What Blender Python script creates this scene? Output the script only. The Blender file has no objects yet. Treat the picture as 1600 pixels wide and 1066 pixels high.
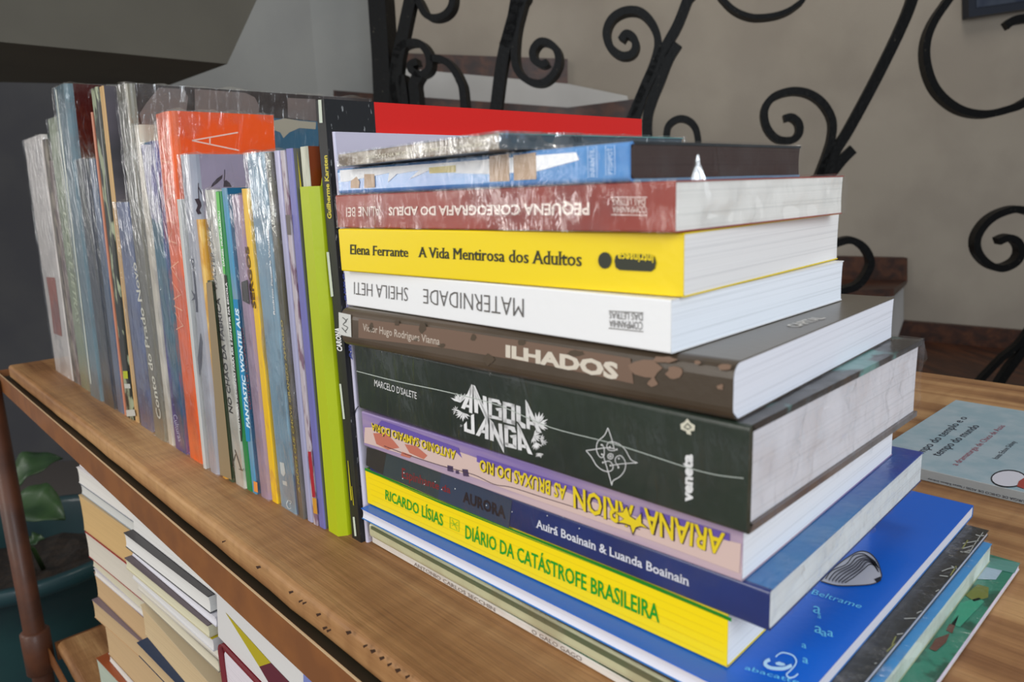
import bpy, math, random
from mathutils import Vector, Matrix, noise
random.seed(7)
S = bpy.context.scene
COL = S.collection
Z0 = 0.85                      # height of the shelf top above the floor
# ------------------------------------------------------------------ camera
FPX = 1142.8
PITCH, ROLL, YAW = [math.radians(a) for a in (11.527, -2.161, 47.26)]
def _axes():
    cp, sp, c, s = math.cos(PITCH), math.sin(PITCH), math.cos(ROLL), math.sin(ROLL)
    F = Vector((0, cp, -sp)); R = Vector((1, 0, 0)); U = Vector((0, sp, cp))
    R2, U2 = R*c + U*s, R*-s + U*c
    M = Matrix(((math.cos(YAW), -math.sin(YAW), 0), (math.sin(YAW), math.cos(YAW), 0), (0, 0, 1)))
    return M @ R2, M @ U2, M @ F
CR, CU, CF = _axes()
CP = Vector((0, 0, 0.20))      # camera in shelf coordinates (z = 0 is the shelf top)
cam = bpy.data.objects.new('camera', bpy.data.cameras.new('camera'))
COL.objects.link(cam)
cam.matrix_world = Matrix(((CR.x, CU.x, -CF.x, 0), (CR.y, CU.y, -CF.y, 0), (CR.z, CU.z, -CF.z, CP.z + Z0), (0, 0, 0, 1)))
cam.data.sensor_width = 36; cam.data.lens = FPX/1600*36; cam.data.clip_start = 0.02
cam.data.dof.use_dof = True; cam.data.dof.focus_distance = 0.46; cam.data.dof.aperture_fstop = 13
S.camera = cam
FH = Vector((CF.x, CF.y, 0)).normalized(); RH = Vector((FH.y, -FH.x, 0))
# ------------------------------------------------------------------ world, lights, exposure
S.view_settings.view_transform = 'Standard'; S.view_settings.look = 'None'
S.view_settings.gamma = 1; S.view_settings.use_curve_mapping = False
S.view_settings.exposure = 0.2
W = bpy.data.worlds.new('world'); S.world = W; W.use_nodes = True
W.node_tree.nodes['Background'].inputs[0].default_value = (0.92, 0.95, 1.0, 1)
W.node_tree.nodes['Background'].inputs[1].default_value = 0.24
def area(name, loc, target, size, sizey, power, col):
    l = bpy.data.lights.new(name, 'AREA'); l.shape = 'RECTANGLE'; l.size = size; l.size_y = sizey
    l.energy = power; l.color = col
    o = bpy.data.objects.new(name, l); COL.objects.link(o)
    o.location = loc; o.rotation_euler = (Vector(target) - Vector(loc)).to_track_quat('-Z', 'Y').to_euler()
    return o
area('window_light', (1.5, -0.55, 1.75), (-0.2, 0.3, 0.95), 1.1, 1.4, 31, (0.86, 0.93, 1.0))
area('doorway_light', (-0.75, -1.9, 1.75), (-0.45, 0.3, 0.95), 1.0, 1.5, 28, (1.0, 0.96, 0.90))
area('side_window_light', (-2.35, -1.25, 1.45), (-0.7, 0.2, 0.95), 0.7, 1.0, 8, (1.0, 0.98, 0.95))
area('stairwell_light', (-0.2, 1.35, 3.2), (-1.5, 2.0, 1.2), 0.9, 0.9, 13, (1.0, 0.94, 0.86))

# ------------------------------------------------------------------ geometry helpers
def ray(px, py): return CF + CR*((px-800)/FPX) - CU*((py-533)/FPX)
def onz(px, py, h):
    d = ray(px, py); return CP + d*((h-CP.z)/d.z)
def ony(px, py, y):
    d = ray(px, py); return CP + d*((y-CP.y)/d.y)
def onv(px, py, v):            # point at forward distance v (a plane facing the room)
    d = ray(px, py); return CP + d*(v/d.dot(FH))
def uv(u, v, z): return RH*u + FH*v + Vector((0, 0, z))

def link(o, parent=None):
    COL.objects.link(o)
    if parent is not None: o.parent = parent
    return o
def mk(name, verts, faces, m, parent=None, origin=None, smooth=False):
    if origin is None:
        origin = Vector(parent['o']) if parent is not None and 'o' in parent else Vector((0, 0, 0))
    me = bpy.data.meshes.new(name)
    me.from_pydata([tuple(Vector(v) - origin) for v in verts], [], faces)
    me.materials.append(m); me.validate(); me.update()
    if smooth:
        for p in me.polygons: p.use_smooth = True
    o = bpy.data.objects.new(name, me); link(o, parent)
    if parent is None: o.location = (origin.x, origin.y, origin.z + Z0)
    return o
ORG = {}
def thing(name, label, cat, at, group=None):
    o = bpy.data.objects.new(name, None); link(o); at = Vector(at)
    o.location = (at.x, at.y, at.z + Z0); o.empty_display_size = 0.02
    o['label'] = label; o['category'] = cat
    if group: o['group'] = group
    ORG[o.name] = at
    return o
def tag(o, label=None, cat=None, group=None, kind=None):
    if label: o['label'] = label
    if cat: o['category'] = cat
    if group: o['group'] = group
    if kind: o['kind'] = kind
    return o
def part(name, verts, faces, m, root, label=None, smooth=False, via=None):
    o = mk(name, verts, faces, m, via or root, ORG[root.name], smooth)
    if label: o['label'] = label
    return o
def boxvf(c):   # 8 corners: bottom 4 (ccw), top 4
    return list(c), [(0,3,2,1),(4,5,6,7),(0,1,5,4),(1,2,6,5),(2,3,7,6),(3,0,4,7)]
def abox(x0, x1, y0, y1, z0, z1):
    return boxvf([Vector(p) for p in ((x0,y0,z0),(x1,y0,z0),(x1,y1,z0),(x0,y1,z0),(x0,y0,z1),(x1,y0,z1),(x1,y1,z1),(x0,y1,z1))])
def prism(pts, off):            # extruded polygon, off = vector
    n = len(pts); v = [Vector(p) for p in pts] + [Vector(p) + off for p in pts]
    f = [tuple(range(n)), tuple(range(2*n-1, n-1, -1))] + [(i, i+n, (i+1) % n+n, (i+1) % n) for i in range(n)]
    return v, f
def merge(*vf):
    V, Fc = [], []
    for v, f in vf:
        k = len(V); V += list(v); Fc += [tuple(i+k for i in q) for q in f]
    return V, Fc
def smoothpath(p, n=5):
    out = []
    for i in range(len(p)-1):
        a, b, c, d = p[max(i-1, 0)], p[i], p[i+1], p[min(i+2, len(p)-1)]
        for k in range(n):
            t = k/n
            out.append(tuple(0.5*((2*b[j]) + (c[j]-a[j])*t + (2*a[j]-5*b[j]+4*c[j]-d[j])*t*t + (3*b[j]-a[j]-3*c[j]+d[j])*t**3) for j in range(len(b))))
    out.append(tuple(p[-1])); return out
def tube(pts, rads, seg=16):
    V, Fc = [], []
    for i, p in enumerate(pts):
        p = Vector(p); t = (Vector(pts[min(i+1, len(pts)-1)]) - Vector(pts[max(i-1, 0)])).normalized()
        a = t.orthogonal().normalized() if abs(t.z) < .9 else Vector((1, 0, 0)); b = t.cross(a).normalized(); a = b.cross(t)
        r = rads[i] if hasattr(rads, '__len__') else rads
        for k in range(seg):
            w = 2*math.pi*k/seg; V.append(p + a*math.cos(w)*r + b*math.sin(w)*r)
        if i:
            for k in range(seg): Fc.append(((i-1)*seg+k, (i-1)*seg+(k+1) % seg, i*seg+(k+1) % seg, i*seg+k))
    Fc.append(tuple(range(seg))[::-1]); Fc.append(tuple((len(pts)-1)*seg+k for k in range(seg)))
    return V, Fc

# ------------------------------------------------------------------ materials
def lin(c): return tuple(((x/255)/12.92 if x/255 <= .04045 else ((x/255+.055)/1.055)**2.4) for x in c)
MATS = {}
def mat(name, rgb, rough=.5, rgb2=None, scale=(8,8,8), detail=4, lo=.4, hi=.6, bump=0, bscale=(60,60,60), coat=0, crough=.12, cbump=0, metal=0, spec=.5, dist=0):
    if name in MATS: return MATS[name]
    m = bpy.data.materials.new(name); m.use_nodes = True; nt = m.node_tree; N = nt.nodes; L = nt.links
    b = N['Principled BSDF']; b.inputs['Roughness'].default_value = rough; b.inputs['Metallic'].default_value = metal
    b.inputs['Specular IOR Level'].default_value = spec
    c1 = (*lin(rgb), 1); b.inputs['Base Color'].default_value = c1
    tc = N.new('ShaderNodeTexCoord')
    def nz(sc, det, ds=0):
        mp = N.new('ShaderNodeMapping'); mp.inputs['Scale'].default_value = sc; L.new(tc.outputs['Object'], mp.inputs[0])
        n = N.new('ShaderNodeTexNoise'); n.inputs['Scale'].default_value = 1; n.inputs['Detail'].default_value = det
        n.inputs['Distortion'].default_value = ds; L.new(mp.outputs[0], n.inputs['Vector']); return n
    if rgb2:
        n = nz(scale, detail, dist); r = N.new('ShaderNodeValToRGB')
        r.color_ramp.elements[0].position = lo; r.color_ramp.elements[1].position = hi
        r.color_ramp.elements[0].color = c1; r.color_ramp.elements[1].color = (*lin(rgb2), 1)
        L.new(n.outputs['Fac'], r.inputs[0]); L.new(r.outputs[0], b.inputs['Base Color'])
    if bump:
        n = nz(bscale, 3); bp = N.new('ShaderNodeBump'); bp.inputs['Strength'].default_value = bump; bp.inputs['Distance'].default_value = .002
        L.new(n.outputs['Fac'], bp.inputs['Height']); L.new(bp.outputs[0], b.inputs['Normal'])
    if coat:
        b.inputs['Coat Weight'].default_value = coat; b.inputs['Coat Roughness'].default_value = crough
        if cbump:
            n = nz((90, 90, 25), 3, 1.2); bp = N.new('ShaderNodeBump'); bp.inputs['Strength'].default_value = cbump; bp.inputs['Distance'].default_value = .003
            L.new(n.outputs['Fac'], bp.inputs['Height']); L.new(bp.outputs[0], b.inputs['Coat Normal'])
    MATS[name] = m; return m
def ink(rgb): return mat('ink_%d_%d_%d' % tuple(rgb), rgb, .5)
def cover(rgb, gloss=.35, **k):
    return mat('cover_%d_%d_%d_%s' % (*rgb, k.get('rgb2', '')), rgb, gloss, bump=.05, bscale=(300, 300, 300), coat=k.pop('coat', .25), crough=k.pop('crough', .2), **k)
def pages(rgb, flat=True):
    sc = (5, 5, 1500) if flat else (1500, 5, 5)
    d = tuple(int(c*.93) for c in rgb)
    return mat('pages_%d_%d_%d_%s' % (*rgb, flat), rgb, .8, rgb2=d, scale=sc, detail=2, lo=.52, hi=.75, bump=.12, bscale=sc, spec=.2)
def plastic(amount=.16):
    key = 'shrink_wrap_%s' % amount
    if key in MATS: return MATS[key]
    m = bpy.data.materials.new(key); m.use_nodes = True; nt = m.node_tree; N = nt.nodes; L = nt.links
    N.remove(N['Principled BSDF']); out = N['Material Output']
    tr = N.new('ShaderNodeBsdfTransparent'); gl = N.new('ShaderNodeBsdfGlossy'); gl.inputs['Roughness'].default_value = .14
    gl.inputs['Color'].default_value = (1, 1, 1, 1)
    mx = N.new('ShaderNodeMixShader'); tc = N.new('ShaderNodeTexCoord')
    mp = N.new('ShaderNodeMapping'); mp.inputs['Scale'].default_value = (170, 170, 40); mp.inputs['Rotation'].default_value = (.5, .5, .3)
    L.new(tc.outputs['Object'], mp.inputs[0])
    n = N.new('ShaderNodeTexNoise'); n.inputs['Scale'].default_value = 1; n.inputs['Detail'].default_value = 4; n.inputs['Distortion'].default_value = 1.0
    L.new(mp.outputs[0], n.inputs['Vector'])
    bp = N.new('ShaderNodeBump'); bp.inputs['Strength'].default_value = 1; bp.inputs['Distance'].default_value = .0016
    L.new(n.outputs['Fac'], bp.inputs['Height']); L.new(bp.outputs[0], gl.inputs['Normal'])
    lw = N.new('ShaderNodeLayerWeight'); lw.inputs['Blend'].default_value = .25; L.new(bp.outputs[0], lw.inputs['Normal'])
    ma = N.new('ShaderNodeMath'); ma.operation = 'MULTIPLY_ADD'; ma.inputs[1].default_value = .20; ma.inputs[2].default_value = amount*.05
    L.new(lw.outputs['Fresnel'], ma.inputs[0]); pn = N.new('ShaderNodeTexNoise'); pn.inputs['Scale'].default_value = 38; pn.inputs['Detail'].default_value = 3; L.new(tc.outputs['Object'], pn.inputs['Vector'])
    pr = N.new('ShaderNodeMapRange'); pr.inputs['From Min'].default_value = .46; pr.inputs['From Max'].default_value = .62
    pr.inputs['To Min'].default_value = amount*.12; pr.inputs['To Max'].default_value = amount*.9; L.new(pn.outputs['Fac'], pr.inputs['Value'])
    ad = N.new('ShaderNodeMath'); ad.operation = 'ADD'; L.new(ma.outputs[0], ad.inputs[0]); L.new(pr.outputs[0], ad.inputs[1]); L.new(ad.outputs[0], mx.inputs[0])
    L.new(tr.outputs[0], mx.inputs[1]); L.new(gl.outputs[0], mx.inputs[2]); L.new(mx.outputs[0], out.inputs[0])
    MATS[key] = m; return m
M_wood = None
def wood(name, a, b, c, rough=.55, coat=0):
    m = bpy.data.materials.new(name); m.use_nodes = True; nt = m.node_tree; N = nt.nodes; L = nt.links
    bs = N['Principled BSDF']; bs.inputs['Roughness'].default_value = rough; bs.inputs['Coat Weight'].default_value = coat; bs.inputs['Coat Roughness'].default_value = .3
    tc = N.new('ShaderNodeTexCoord')
    def tex(sc, det, ds):
        mp = N.new('ShaderNodeMapping'); mp.inputs['Scale'].default_value = sc; L.new(tc.outputs['Object'], mp.inputs[0])
        n = N.new('ShaderNodeTexNoise'); n.inputs['Scale'].default_value = 1; n.inputs['Detail'].default_value = det; n.inputs['Distortion'].default_value = ds
        L.new(mp.outputs[0], n.inputs['Vector']); return n
    n1 = tex((2.0, 34, 34), 8, .5); n2 = tex((90, 26, 26), 6, .3); n3 = tex((30, 420, 200), 4, .1)
    r = N.new('ShaderNodeValToRGB'); e = r.color_ramp.elements
    e[0].position = .36; e[0].color = (*lin(a), 1); e[1].position = .62; e[1].color = (*lin(c), 1)
    x = e.new(.5); x.color = (*lin(b), 1)
    L.new(n1.outputs['Fac'], r.inputs[0])
    mx = N.new('ShaderNodeMix'); mx.data_type = 'RGBA'; mx.blend_type = 'MULTIPLY'; mx.inputs[0].default_value = .55
    r2 = N.new('ShaderNodeValToRGB'); r2.color_ramp.elements[0].position = .30; r2.color_ramp.elements[1].position = .62
    r2.color_ramp.elements[0].color = (.74, .68, .62, 1); r2.color_ramp.elements[1].color = (1.05, 1.05, 1.05, 1)
    L.new(n2.outputs['Fac'], r2.inputs[0]); L.new(r.outputs[0], mx.inputs[6]); L.new(r2.outputs[0], mx.inputs[7])
    L.new(mx.outputs[2], bs.inputs['Base Color'])
    bp = N.new('ShaderNodeBump'); bp.inputs['Strength'].default_value = .35; bp.inputs['Distance'].default_value = .002
    L.new(n3.outputs['Fac'], bp.inputs['Height']); L.new(bp.outputs[0], bs.inputs['Normal'])
    MATS[name] = m; return m
M_wood = wood('table_wood', (126, 84, 46), (158, 114, 70), (182, 140, 92), .6)
M_stairwood = wood('stair_wood', (44, 22, 11), (62, 32, 16), (80, 44, 22), .45, .05)
M_rail = mat('brown_painted_steel', (132, 80, 34), .55, rgb2=(118, 70, 30), scale=(30, 30, 30), coat=.1)
M_worn = mat('worn_steel_rim', (206, 176, 136), .4)
M_post = mat('dark_brown_pipe', (88, 48, 26), .55, rgb2=(68, 36, 20), scale=(20, 20, 20), coat=.08)
M_iron = mat('black_wrought_iron', (5, 5, 5), .5, rgb2=(70, 66, 58), scale=(140, 140, 140), detail=5, lo=.68, hi=.74, bump=.5, bscale=(120, 120, 120), spec=.15)
M_beige = mat('beige_plaster', (158, 149, 136), .9, rgb2=(150, 141, 129), scale=(5, 5, 5), bump=.2, bscale=(160, 160, 160), spec=.2)
M_greywall = mat('shaded_grey_plaster', (92, 92, 94), .9, rgb2=(86, 86, 90), scale=(4, 4, 4), bump=.2, bscale=(160, 160, 160), spec=.2)  # grey wall, colour darkened to include the shade under the landing slab
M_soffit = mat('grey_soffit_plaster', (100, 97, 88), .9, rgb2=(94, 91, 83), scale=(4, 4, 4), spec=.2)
M_lightwall = mat('light_grey_plaster', (164, 165, 162), .9, rgb2=(157, 159, 157), scale=(4, 4, 4), spec=.2)
M_floor = mat('dark_floor_tile', (112, 104, 98), .6, rgb2=(98, 92, 88), scale=(3, 3, 3))

# ------------------------------------------------------------------ the setting
def struct(name, vf, m): return tag(mk(name, vf[0], vf[1], m), kind='structure')
struct('floor', abox(-4.2, 1.6, -2.4, 4.2, -Z0-.05, -Z0), M_floor)
def wallbox(u0, u1, v0, v1, z0, z1):
    return boxvf([uv(u0,v0,z0), uv(u1,v0,z0), uv(u1,v1,z0), uv(u0,v1,z0), uv(u0,v0,z1), uv(u1,v0,z1), uv(u1,v1,z1), uv(u0,v1,z1)])
WV = 2.2                                    # distance of the stair wall
cu = onv(603, 100, WV).dot(RH)
struct('wall_back', wallbox(cu, 2.6, WV, WV+.1, -Z0, 1.9), M_beige)
# light grey wall left of the stairwell, with its outer corner
p = onv(489, 60, 2.55); c0 = p.dot(RH)
struct('wall_side', wallbox(c0, cu, 2.55, 2.65, -Z0, 1.9), M_lightwall)
pts = [uv(c0, 2.55, -Z0), uv(c0, 2.65, -Z0), uv(c0-.9, 3.05, -Z0), uv(c0-.9, 2.95, -Z0)]
struct('wall_corner', prism(pts, Vector((0, 0, Z0+1.9))), mat('mid_grey_plaster', (156, 157, 154), .9, rgb2=(149, 150, 148), scale=(4, 4, 4), spec=.2))
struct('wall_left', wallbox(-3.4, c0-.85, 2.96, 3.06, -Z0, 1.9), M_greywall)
# landing slab overhead: front face with a slanting end, and its underside
h = .44
A = onz(-260, 40, h); B = onz(355, 100, h); Cc = onz(262, 134, h); D = onz(-400, 120, h)
nAB = (B-A).cross(Vector((0, 0, 1)))
def onab(x, y):
    d = ray(x, y); return CP + d*((A-CP).dot(nAB)/d.dot(nAB))
A = B + (A-B)*2.2; D = Cc + (D-Cc)*2.5
Q = onab(402, -2); Q2 = onab(440, -120)
top = Vector((0, 0, .75))
Bt = Q2; Bm = Q; top = Vector((0, 0, Q2.z-h))
V = [A, B, Cc, D, A+top, Bt, Cc+top, D+top, Bm]
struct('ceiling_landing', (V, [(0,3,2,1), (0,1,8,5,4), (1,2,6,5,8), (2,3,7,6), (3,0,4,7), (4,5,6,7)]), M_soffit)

# ------------------------------------------------------------------ staircase
st = thing('staircase', 'dark wooden stair treads with white risers climbing left along the beige wall behind the railing', 'staircase', uv(.3, 1.9, -Z0))
M_riser = mat('riser_white', (196, 194, 190), .85, rgb2=(186, 184, 180), scale=(5, 5, 5), spec=.2)
def poly(px, v, depth): return prism([onv(x, y, v) for x, y in px], FH*depth)
SW = 2.17
part('tread_skirting', *poly([(605,82),(887,92),(887,133),(605,106)], SW, .028), M_stairwood, st)
part('riser', *poly([(600,104),(887,131),(980,150),(985,172),(600,156)], SW-.01, .03), M_riser, st)
part('tread', *poly([(521,141),(605,148),(887,168),(990,155),(1004,190),(980,196),(521,160)], 1.95, .20), M_stairwood, st)
part('riser', *poly([(560,160),(975,192),(975,420),(560,420)], 2.02, .14), M_riser, st)
part('tread_skirting', *poly([(1180,398),(1418,403),(1418,441),(1180,438)], SW, .028), M_stairwood, st)
part('tread', *boxvf([onv(1150,474,1.92), onv(1397,463,1.92), onv(1417,444,2.17), onv(1180,440,2.17), onv(1150,462,1.92), onv(1397,451,1.92), onv(1417,438,2.17), onv(1180,434,2.17)]), M_stairwood, st)
part('riser', *boxvf([onv(1150,560,1.96), onv(1392,560,1.96), onv(1412,500,2.17), onv(1180,500,2.17), onv(1150,472,1.96), onv(1392,464,1.96), onv(1412,446,2.17), onv(1180,440,2.17)]), M_riser, st)
part('tread_skirting', *poly([(1404,501),(1720,527),(1720,563),(1404,531)], SW, .028), M_stairwood, st)
part('tread', *boxvf([onv(1330,640,1.72), onv(1760,650,1.72), onv(1760,567,2.17), onv(1370,531,2.17), onv(1330,622,1.72), onv(1760,632,1.72), onv(1760,561,2.17), onv(1370,527,2.17)]), M_stairwood, st)
part('riser', *boxvf([onv(1300,780,1.76), onv(1720,800,1.76), onv(1720,700,2.17), onv(1370,700,2.17), onv(1300,636,1.76), onv(1720,646,1.76), onv(1720,567,2.17), onv(1370,535,2.17)]), M_riser, st)

# ------------------------------------------------------------------ wrought-iron railing
rl = thing('stair_railing', 'black wrought-iron stair railing of hand-bent scrolls in front of the beige wall', 'railing', uv(.3, 1.55, -Z0))
def bar(pts, w, dep=.020, v=1.55, n=5):
    p = [onv(x, y, v) for x, y in (smoothpath(pts, n) if n > 1 else pts)]
    hw = w/2/FPX*v; V, Fc = [], []
    for i, q in enumerate(p):
        t = (p[min(i+1, len(p)-1)] - p[max(i-1, 0)]).normalized(); nn = t.cross(FH).normalized()
        off = FH*dep + RH*dep*.25
        V += [q + nn*hw, q - nn*hw, q - nn*hw + off, q + nn*hw + off]
        if i:
            k = 4*i
            for a in range(4): Fc.append((k-4+a, k-4+(a+1) % 4, k+(a+1) % 4, k+a))
    Fc += [(3,2,1,0), tuple(4*(len(p)-1)+a for a in range(4))]
    return V, Fc
IRON = [
 ('newel_post', [(583,-60),(588,0),(594,90),(600,260)], 25, .05),
 ('baluster', [(655,-60),(640,0),(627,62),(619,110),(614,240)], 17, .02),
 ('scroll', [(640,-20),(653,2),(663,21),(677,27),(694,22),(705,7),(707,-20)], 9, .03),
 ('scroll', [(619,170),(613,130),(615,103),(622,76),(639,66),(657,69),(669,87),(669,107),(657,116),(643,110),(641,100),(651,96)], 10, .03),
 ('scroll', [(650,230),(648,158),(646,131),(654,115)], 15, .03),
 ('scroll', [(634,200),(632,160),(626,117)], 11, .03),
 ('scroll', [(672,91),(688,92),(704,103),(717,125),(723,150),(727,240)], 10, .03),
 ('scroll', [(826,-40),(816,4),(806,45),(803,86),(808,110),(825,126),(846,129),(863,117),(872,97),(869,78),(856,66),(842,65),(832,78),(834,93),(846,100),(855,96)], 10, .035),
 ('baluster', [(816,-40),(806,10),(795,50),(786,86),(778,138),(768,240)], 17, .02),
 ('leaf_tip', [(806,-5),(797,45),(787,72)], 15, .02),
 ('scroll', [(970,62),(978,52),(989,58),(993,72),(986,84),(970,86),(953,73),(947,50),(956,28),(977,16),(1001,18),(1020,38),(1028,66),(1021,98),(1007,131),(994,162),(980,195)], 11, .035),
 ('baluster', [(1090,-40),(1074,0),(1059,38),(1042,69),(1021,110),(1004,148),(988,200)], 15, .02),
 ('baluster', [(1059,68),(1045,91),(1031,127),(1019,157),(1011,190),(1012,260)], 15, .02),
 ('scroll', [(1040,260),(1041,213),(1046,194),(1063,185),(1081,192),(1090,213),(1090,260)], 10, .03),
 ('scroll', [(1085,-240),(1098,-90),(1120,-20),(1132,0),(1150,16),(1174,25),(1198,25),(1222,20),(1243,9),(1262,-12),(1290,-80),(1312,-172)], 7, .035),
 ('baluster', [(1434,-40),(1426,0),(1408,45),(1380,103),(1353,155),(1325,206),(1304,241),(1280,300)], 16, .02),
 ('scroll', [(1226,185),(1238,183),(1249,193),(1249,209),(1237,219),(1215,217),(1199,199),(1195,173),(1208,152),(1236,142),(1263,145),(1286,160),(1301,186),(1301,213),(1293,241),(1280,275),(1266,310)], 11, .035),
 ('leaf_tip', [(1334,233),(1318,249),(1298,275),(1280,305)], 15, .02),
 ('scroll', [(1510,-40),(1483,0),(1462,31),(1450,62),(1449,95),(1460,131),(1480,156),(1508,173),(1542,178),(1576,171),(1604,160),(1650,125),(1715,40),(1740,-35)], 11, .035),
 ('leaf_tip', [(1573,40),(1590,30),(1640,24)], 12, .02),
 ('scroll', [(1562,378),(1578,372),(1592,378),(1598,393),(1590,410),(1568,420),(1546,413),(1530,394),(1529,371),(1545,347),(1570,332),(1600,328),(1650,345)], 11, .035),
 ('scroll', [(1292,390),(1308,381),(1331,376),(1352,388),(1362,411),(1353,434),(1338,449),(1300,470)], 11, .035),
 ('baluster', [(1660,440),(1600,531),(1565,563),(1520,610)], 9, .02),
 ('baluster', [(1660,460),(1600,548),(1565,597),(1530,660)], 14, .02),
]
low_y = lambda x: 300 + (x-500)*.317       # bottom rail and handrail follow the slope of the stairs
top_y = lambda x: -430 + (x-500)*.317
for nm, pts, w, dep in IRON:
    if pts[-1][1] >= 230 and pts[-1][0] < 1340: pts = pts + [(pts[-1][0]-4, low_y(pts[-1][0]-4) + (900 if nm == 'newel_post' else 0))]
    if pts[0][1] <= -40 and nm != 'leaf_tip': pts = [(pts[0][0]+(0 if nm == 'newel_post' else 22), top_y(pts[0][0]))] + pts
    V, Fc = bar(pts, w, dep, n=1 if nm == 'newel_post' else 5)
    part(nm, V, Fc, M_iron, rl)
part('bottom_rail', *bar([(480, low_y(480)), (1900, low_y(1900))], 16, .03, n=1), M_iron, rl)
part('handrail', *bar([(480, top_y(480)), (1900, top_y(1900))], 24, .04, n=1), M_iron, rl)
pf = thing('picture_frame', 'dark navy framed picture hung high on the beige wall, only its corner in view', 'picture', onv(1580, 0, 2.17))
part('frame', *poly([(1512,-160),(1900,-200),(1900,-30),(1514,27)], 2.165, .03), mat('navy_frame', (24, 30, 42), .4), pf)
part('picture', *poly([(1524,-150),(1890,-190),(1890,-40),(1526,12)], 2.163, .004), mat('navy_print', (30, 40, 60), .5, rgb2=(52, 60, 74), scale=(20, 20, 20)), pf)

# ------------------------------------------------------------------ the two-level table
tb = thing('shelf_table', 'long rustic wooden table on a brown painted steel pipe frame, carrying the books', 'table', (-.4, .48, -Z0))
TX0, TX1, TY0, TY1 = -1.145, .45, .152, .813
def board(x0, x1, y0, y1, zt, th, r=.009):
    prof = []
    for k in range(7):
        a = math.pi/2*k/6; prof.append((y0 + r - r*math.sin(a), zt - r + r*math.cos(a)))
    for k in range(1, 7):
        a = math.pi/2*k/6; prof.append((y0 + r - r*math.cos(a), zt - th + r - r*math.sin(a)))
    prof.append((y1, zt-th)); prof.append((y1, zt))
    n = 60; V, Fc = [], []; m = len(prof)
    for i in range(n+1):
        x = x0 + (x1-x0)*i/n
        w = .0012*noise.noise(Vector((x*7, 0, 3))) + .0007*noise.noise(Vector((x*30, 0, 8)))
        for j, (y, z) in enumerate(prof):
            V.append(Vector((x, y + (w if j < m-2 else 0), z - (abs(w)*.5 if 0 < j < m-2 else 0))))
        if i:
            for j in range(m): Fc.append(((i-1)*m+j, i*m+j, i*m+(j+1) % m, (i-1)*m+(j+1) % m))
    Fc += [tuple(range(m)), tuple(n*m+j for j in range(m-1, -1, -1))]
    return V, Fc
part('tabletop', *board(TX0, TX1, TY0, TY1, 0, .0175, .0035), M_wood, tb, smooth=False)
# worm marks along the front edge
V, Fc = [], []
for (x, y) in [(508,981),(514,985),(545,988),(571,1009),(583,1017),(597,1028),(609,1038),(622,1047),(637,1057),(455,925),(470,939),(476,942),(498,960),(404,886),(350,846)]:
    q = onz(x, y, .0002); k = len(V); a = random.uniform(.0008, .0022)
    V += [q + Vector((-a, -.0008, 0)), q + Vector((a*.6, -.0014, -.0004)), q + Vector((a, .0006, 0)), q + Vector((-a*.3, .0012, 0))]; Fc.append((k, k+1, k+2, k+3))
part('worm_hole', V, Fc, ink((58, 32, 16)), tb, label='row of small dark worm holes')['kind'] = 'stuff'
RZ0, RZ1 = -.0365, -.0125
def rail(x0, x1, y0, y1, z0, z1, t=.003):
    return abox(x0, x1, y0, y0+.0015, z0, z1)
part('front_rail', *rail(-1.19, TX1+.02, .1425, .158, RZ0, RZ1), M_rail, tb)
part('rim', *abox(-1.19, TX1+.02, .1424, .1434, RZ1, RZ1+.0006), M_worn, tb)
part('inner_rail', *abox(-1.17, TX1, .1441, .182, -.036, -.0182), mat('shaded_olive_steel', (52, 44, 30), .5), tb)  # olive flange, its colour darkened to stand for the shadow behind the rail
part('rear_rail', *abox(-1.19, TX1+.02, TY1+.002, TY1+.006, RZ0, RZ1), M_rail, tb)
part('end_rail', *abox(-1.19, -1.186, .1455, TY1+.002, RZ0, RZ1), M_rail, tb)
PX = -1.168
for (x, y) in ((PX, .130), (PX, .80), (.43, .130), (.43, .80)):
    lg = part('leg', *tube([(x, y, -Z0), (x, y, -.02)], .0135, 20), M_post, tb, smooth=True)
    part('collar', *tube([(x, y, -.455), (x, y, -.452), (x, y, -.39), (x, y, -.387)], [.0145, .0185, .0185, .0145], 20), M_post, tb, smooth=True, via=lg)
LZ = -.405
part('lower_board', *board(-1.14, .42, .15, .79, LZ, .02), M_wood, tb)
part('lower_rail', *rail(-1.16, .43, .140, .156, LZ-.036, LZ-.010), M_rail, tb)
part('lower_rail', *abox(-1.163, -1.157, .15, .79, LZ-.036, LZ-.010), M_rail, tb)

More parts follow.
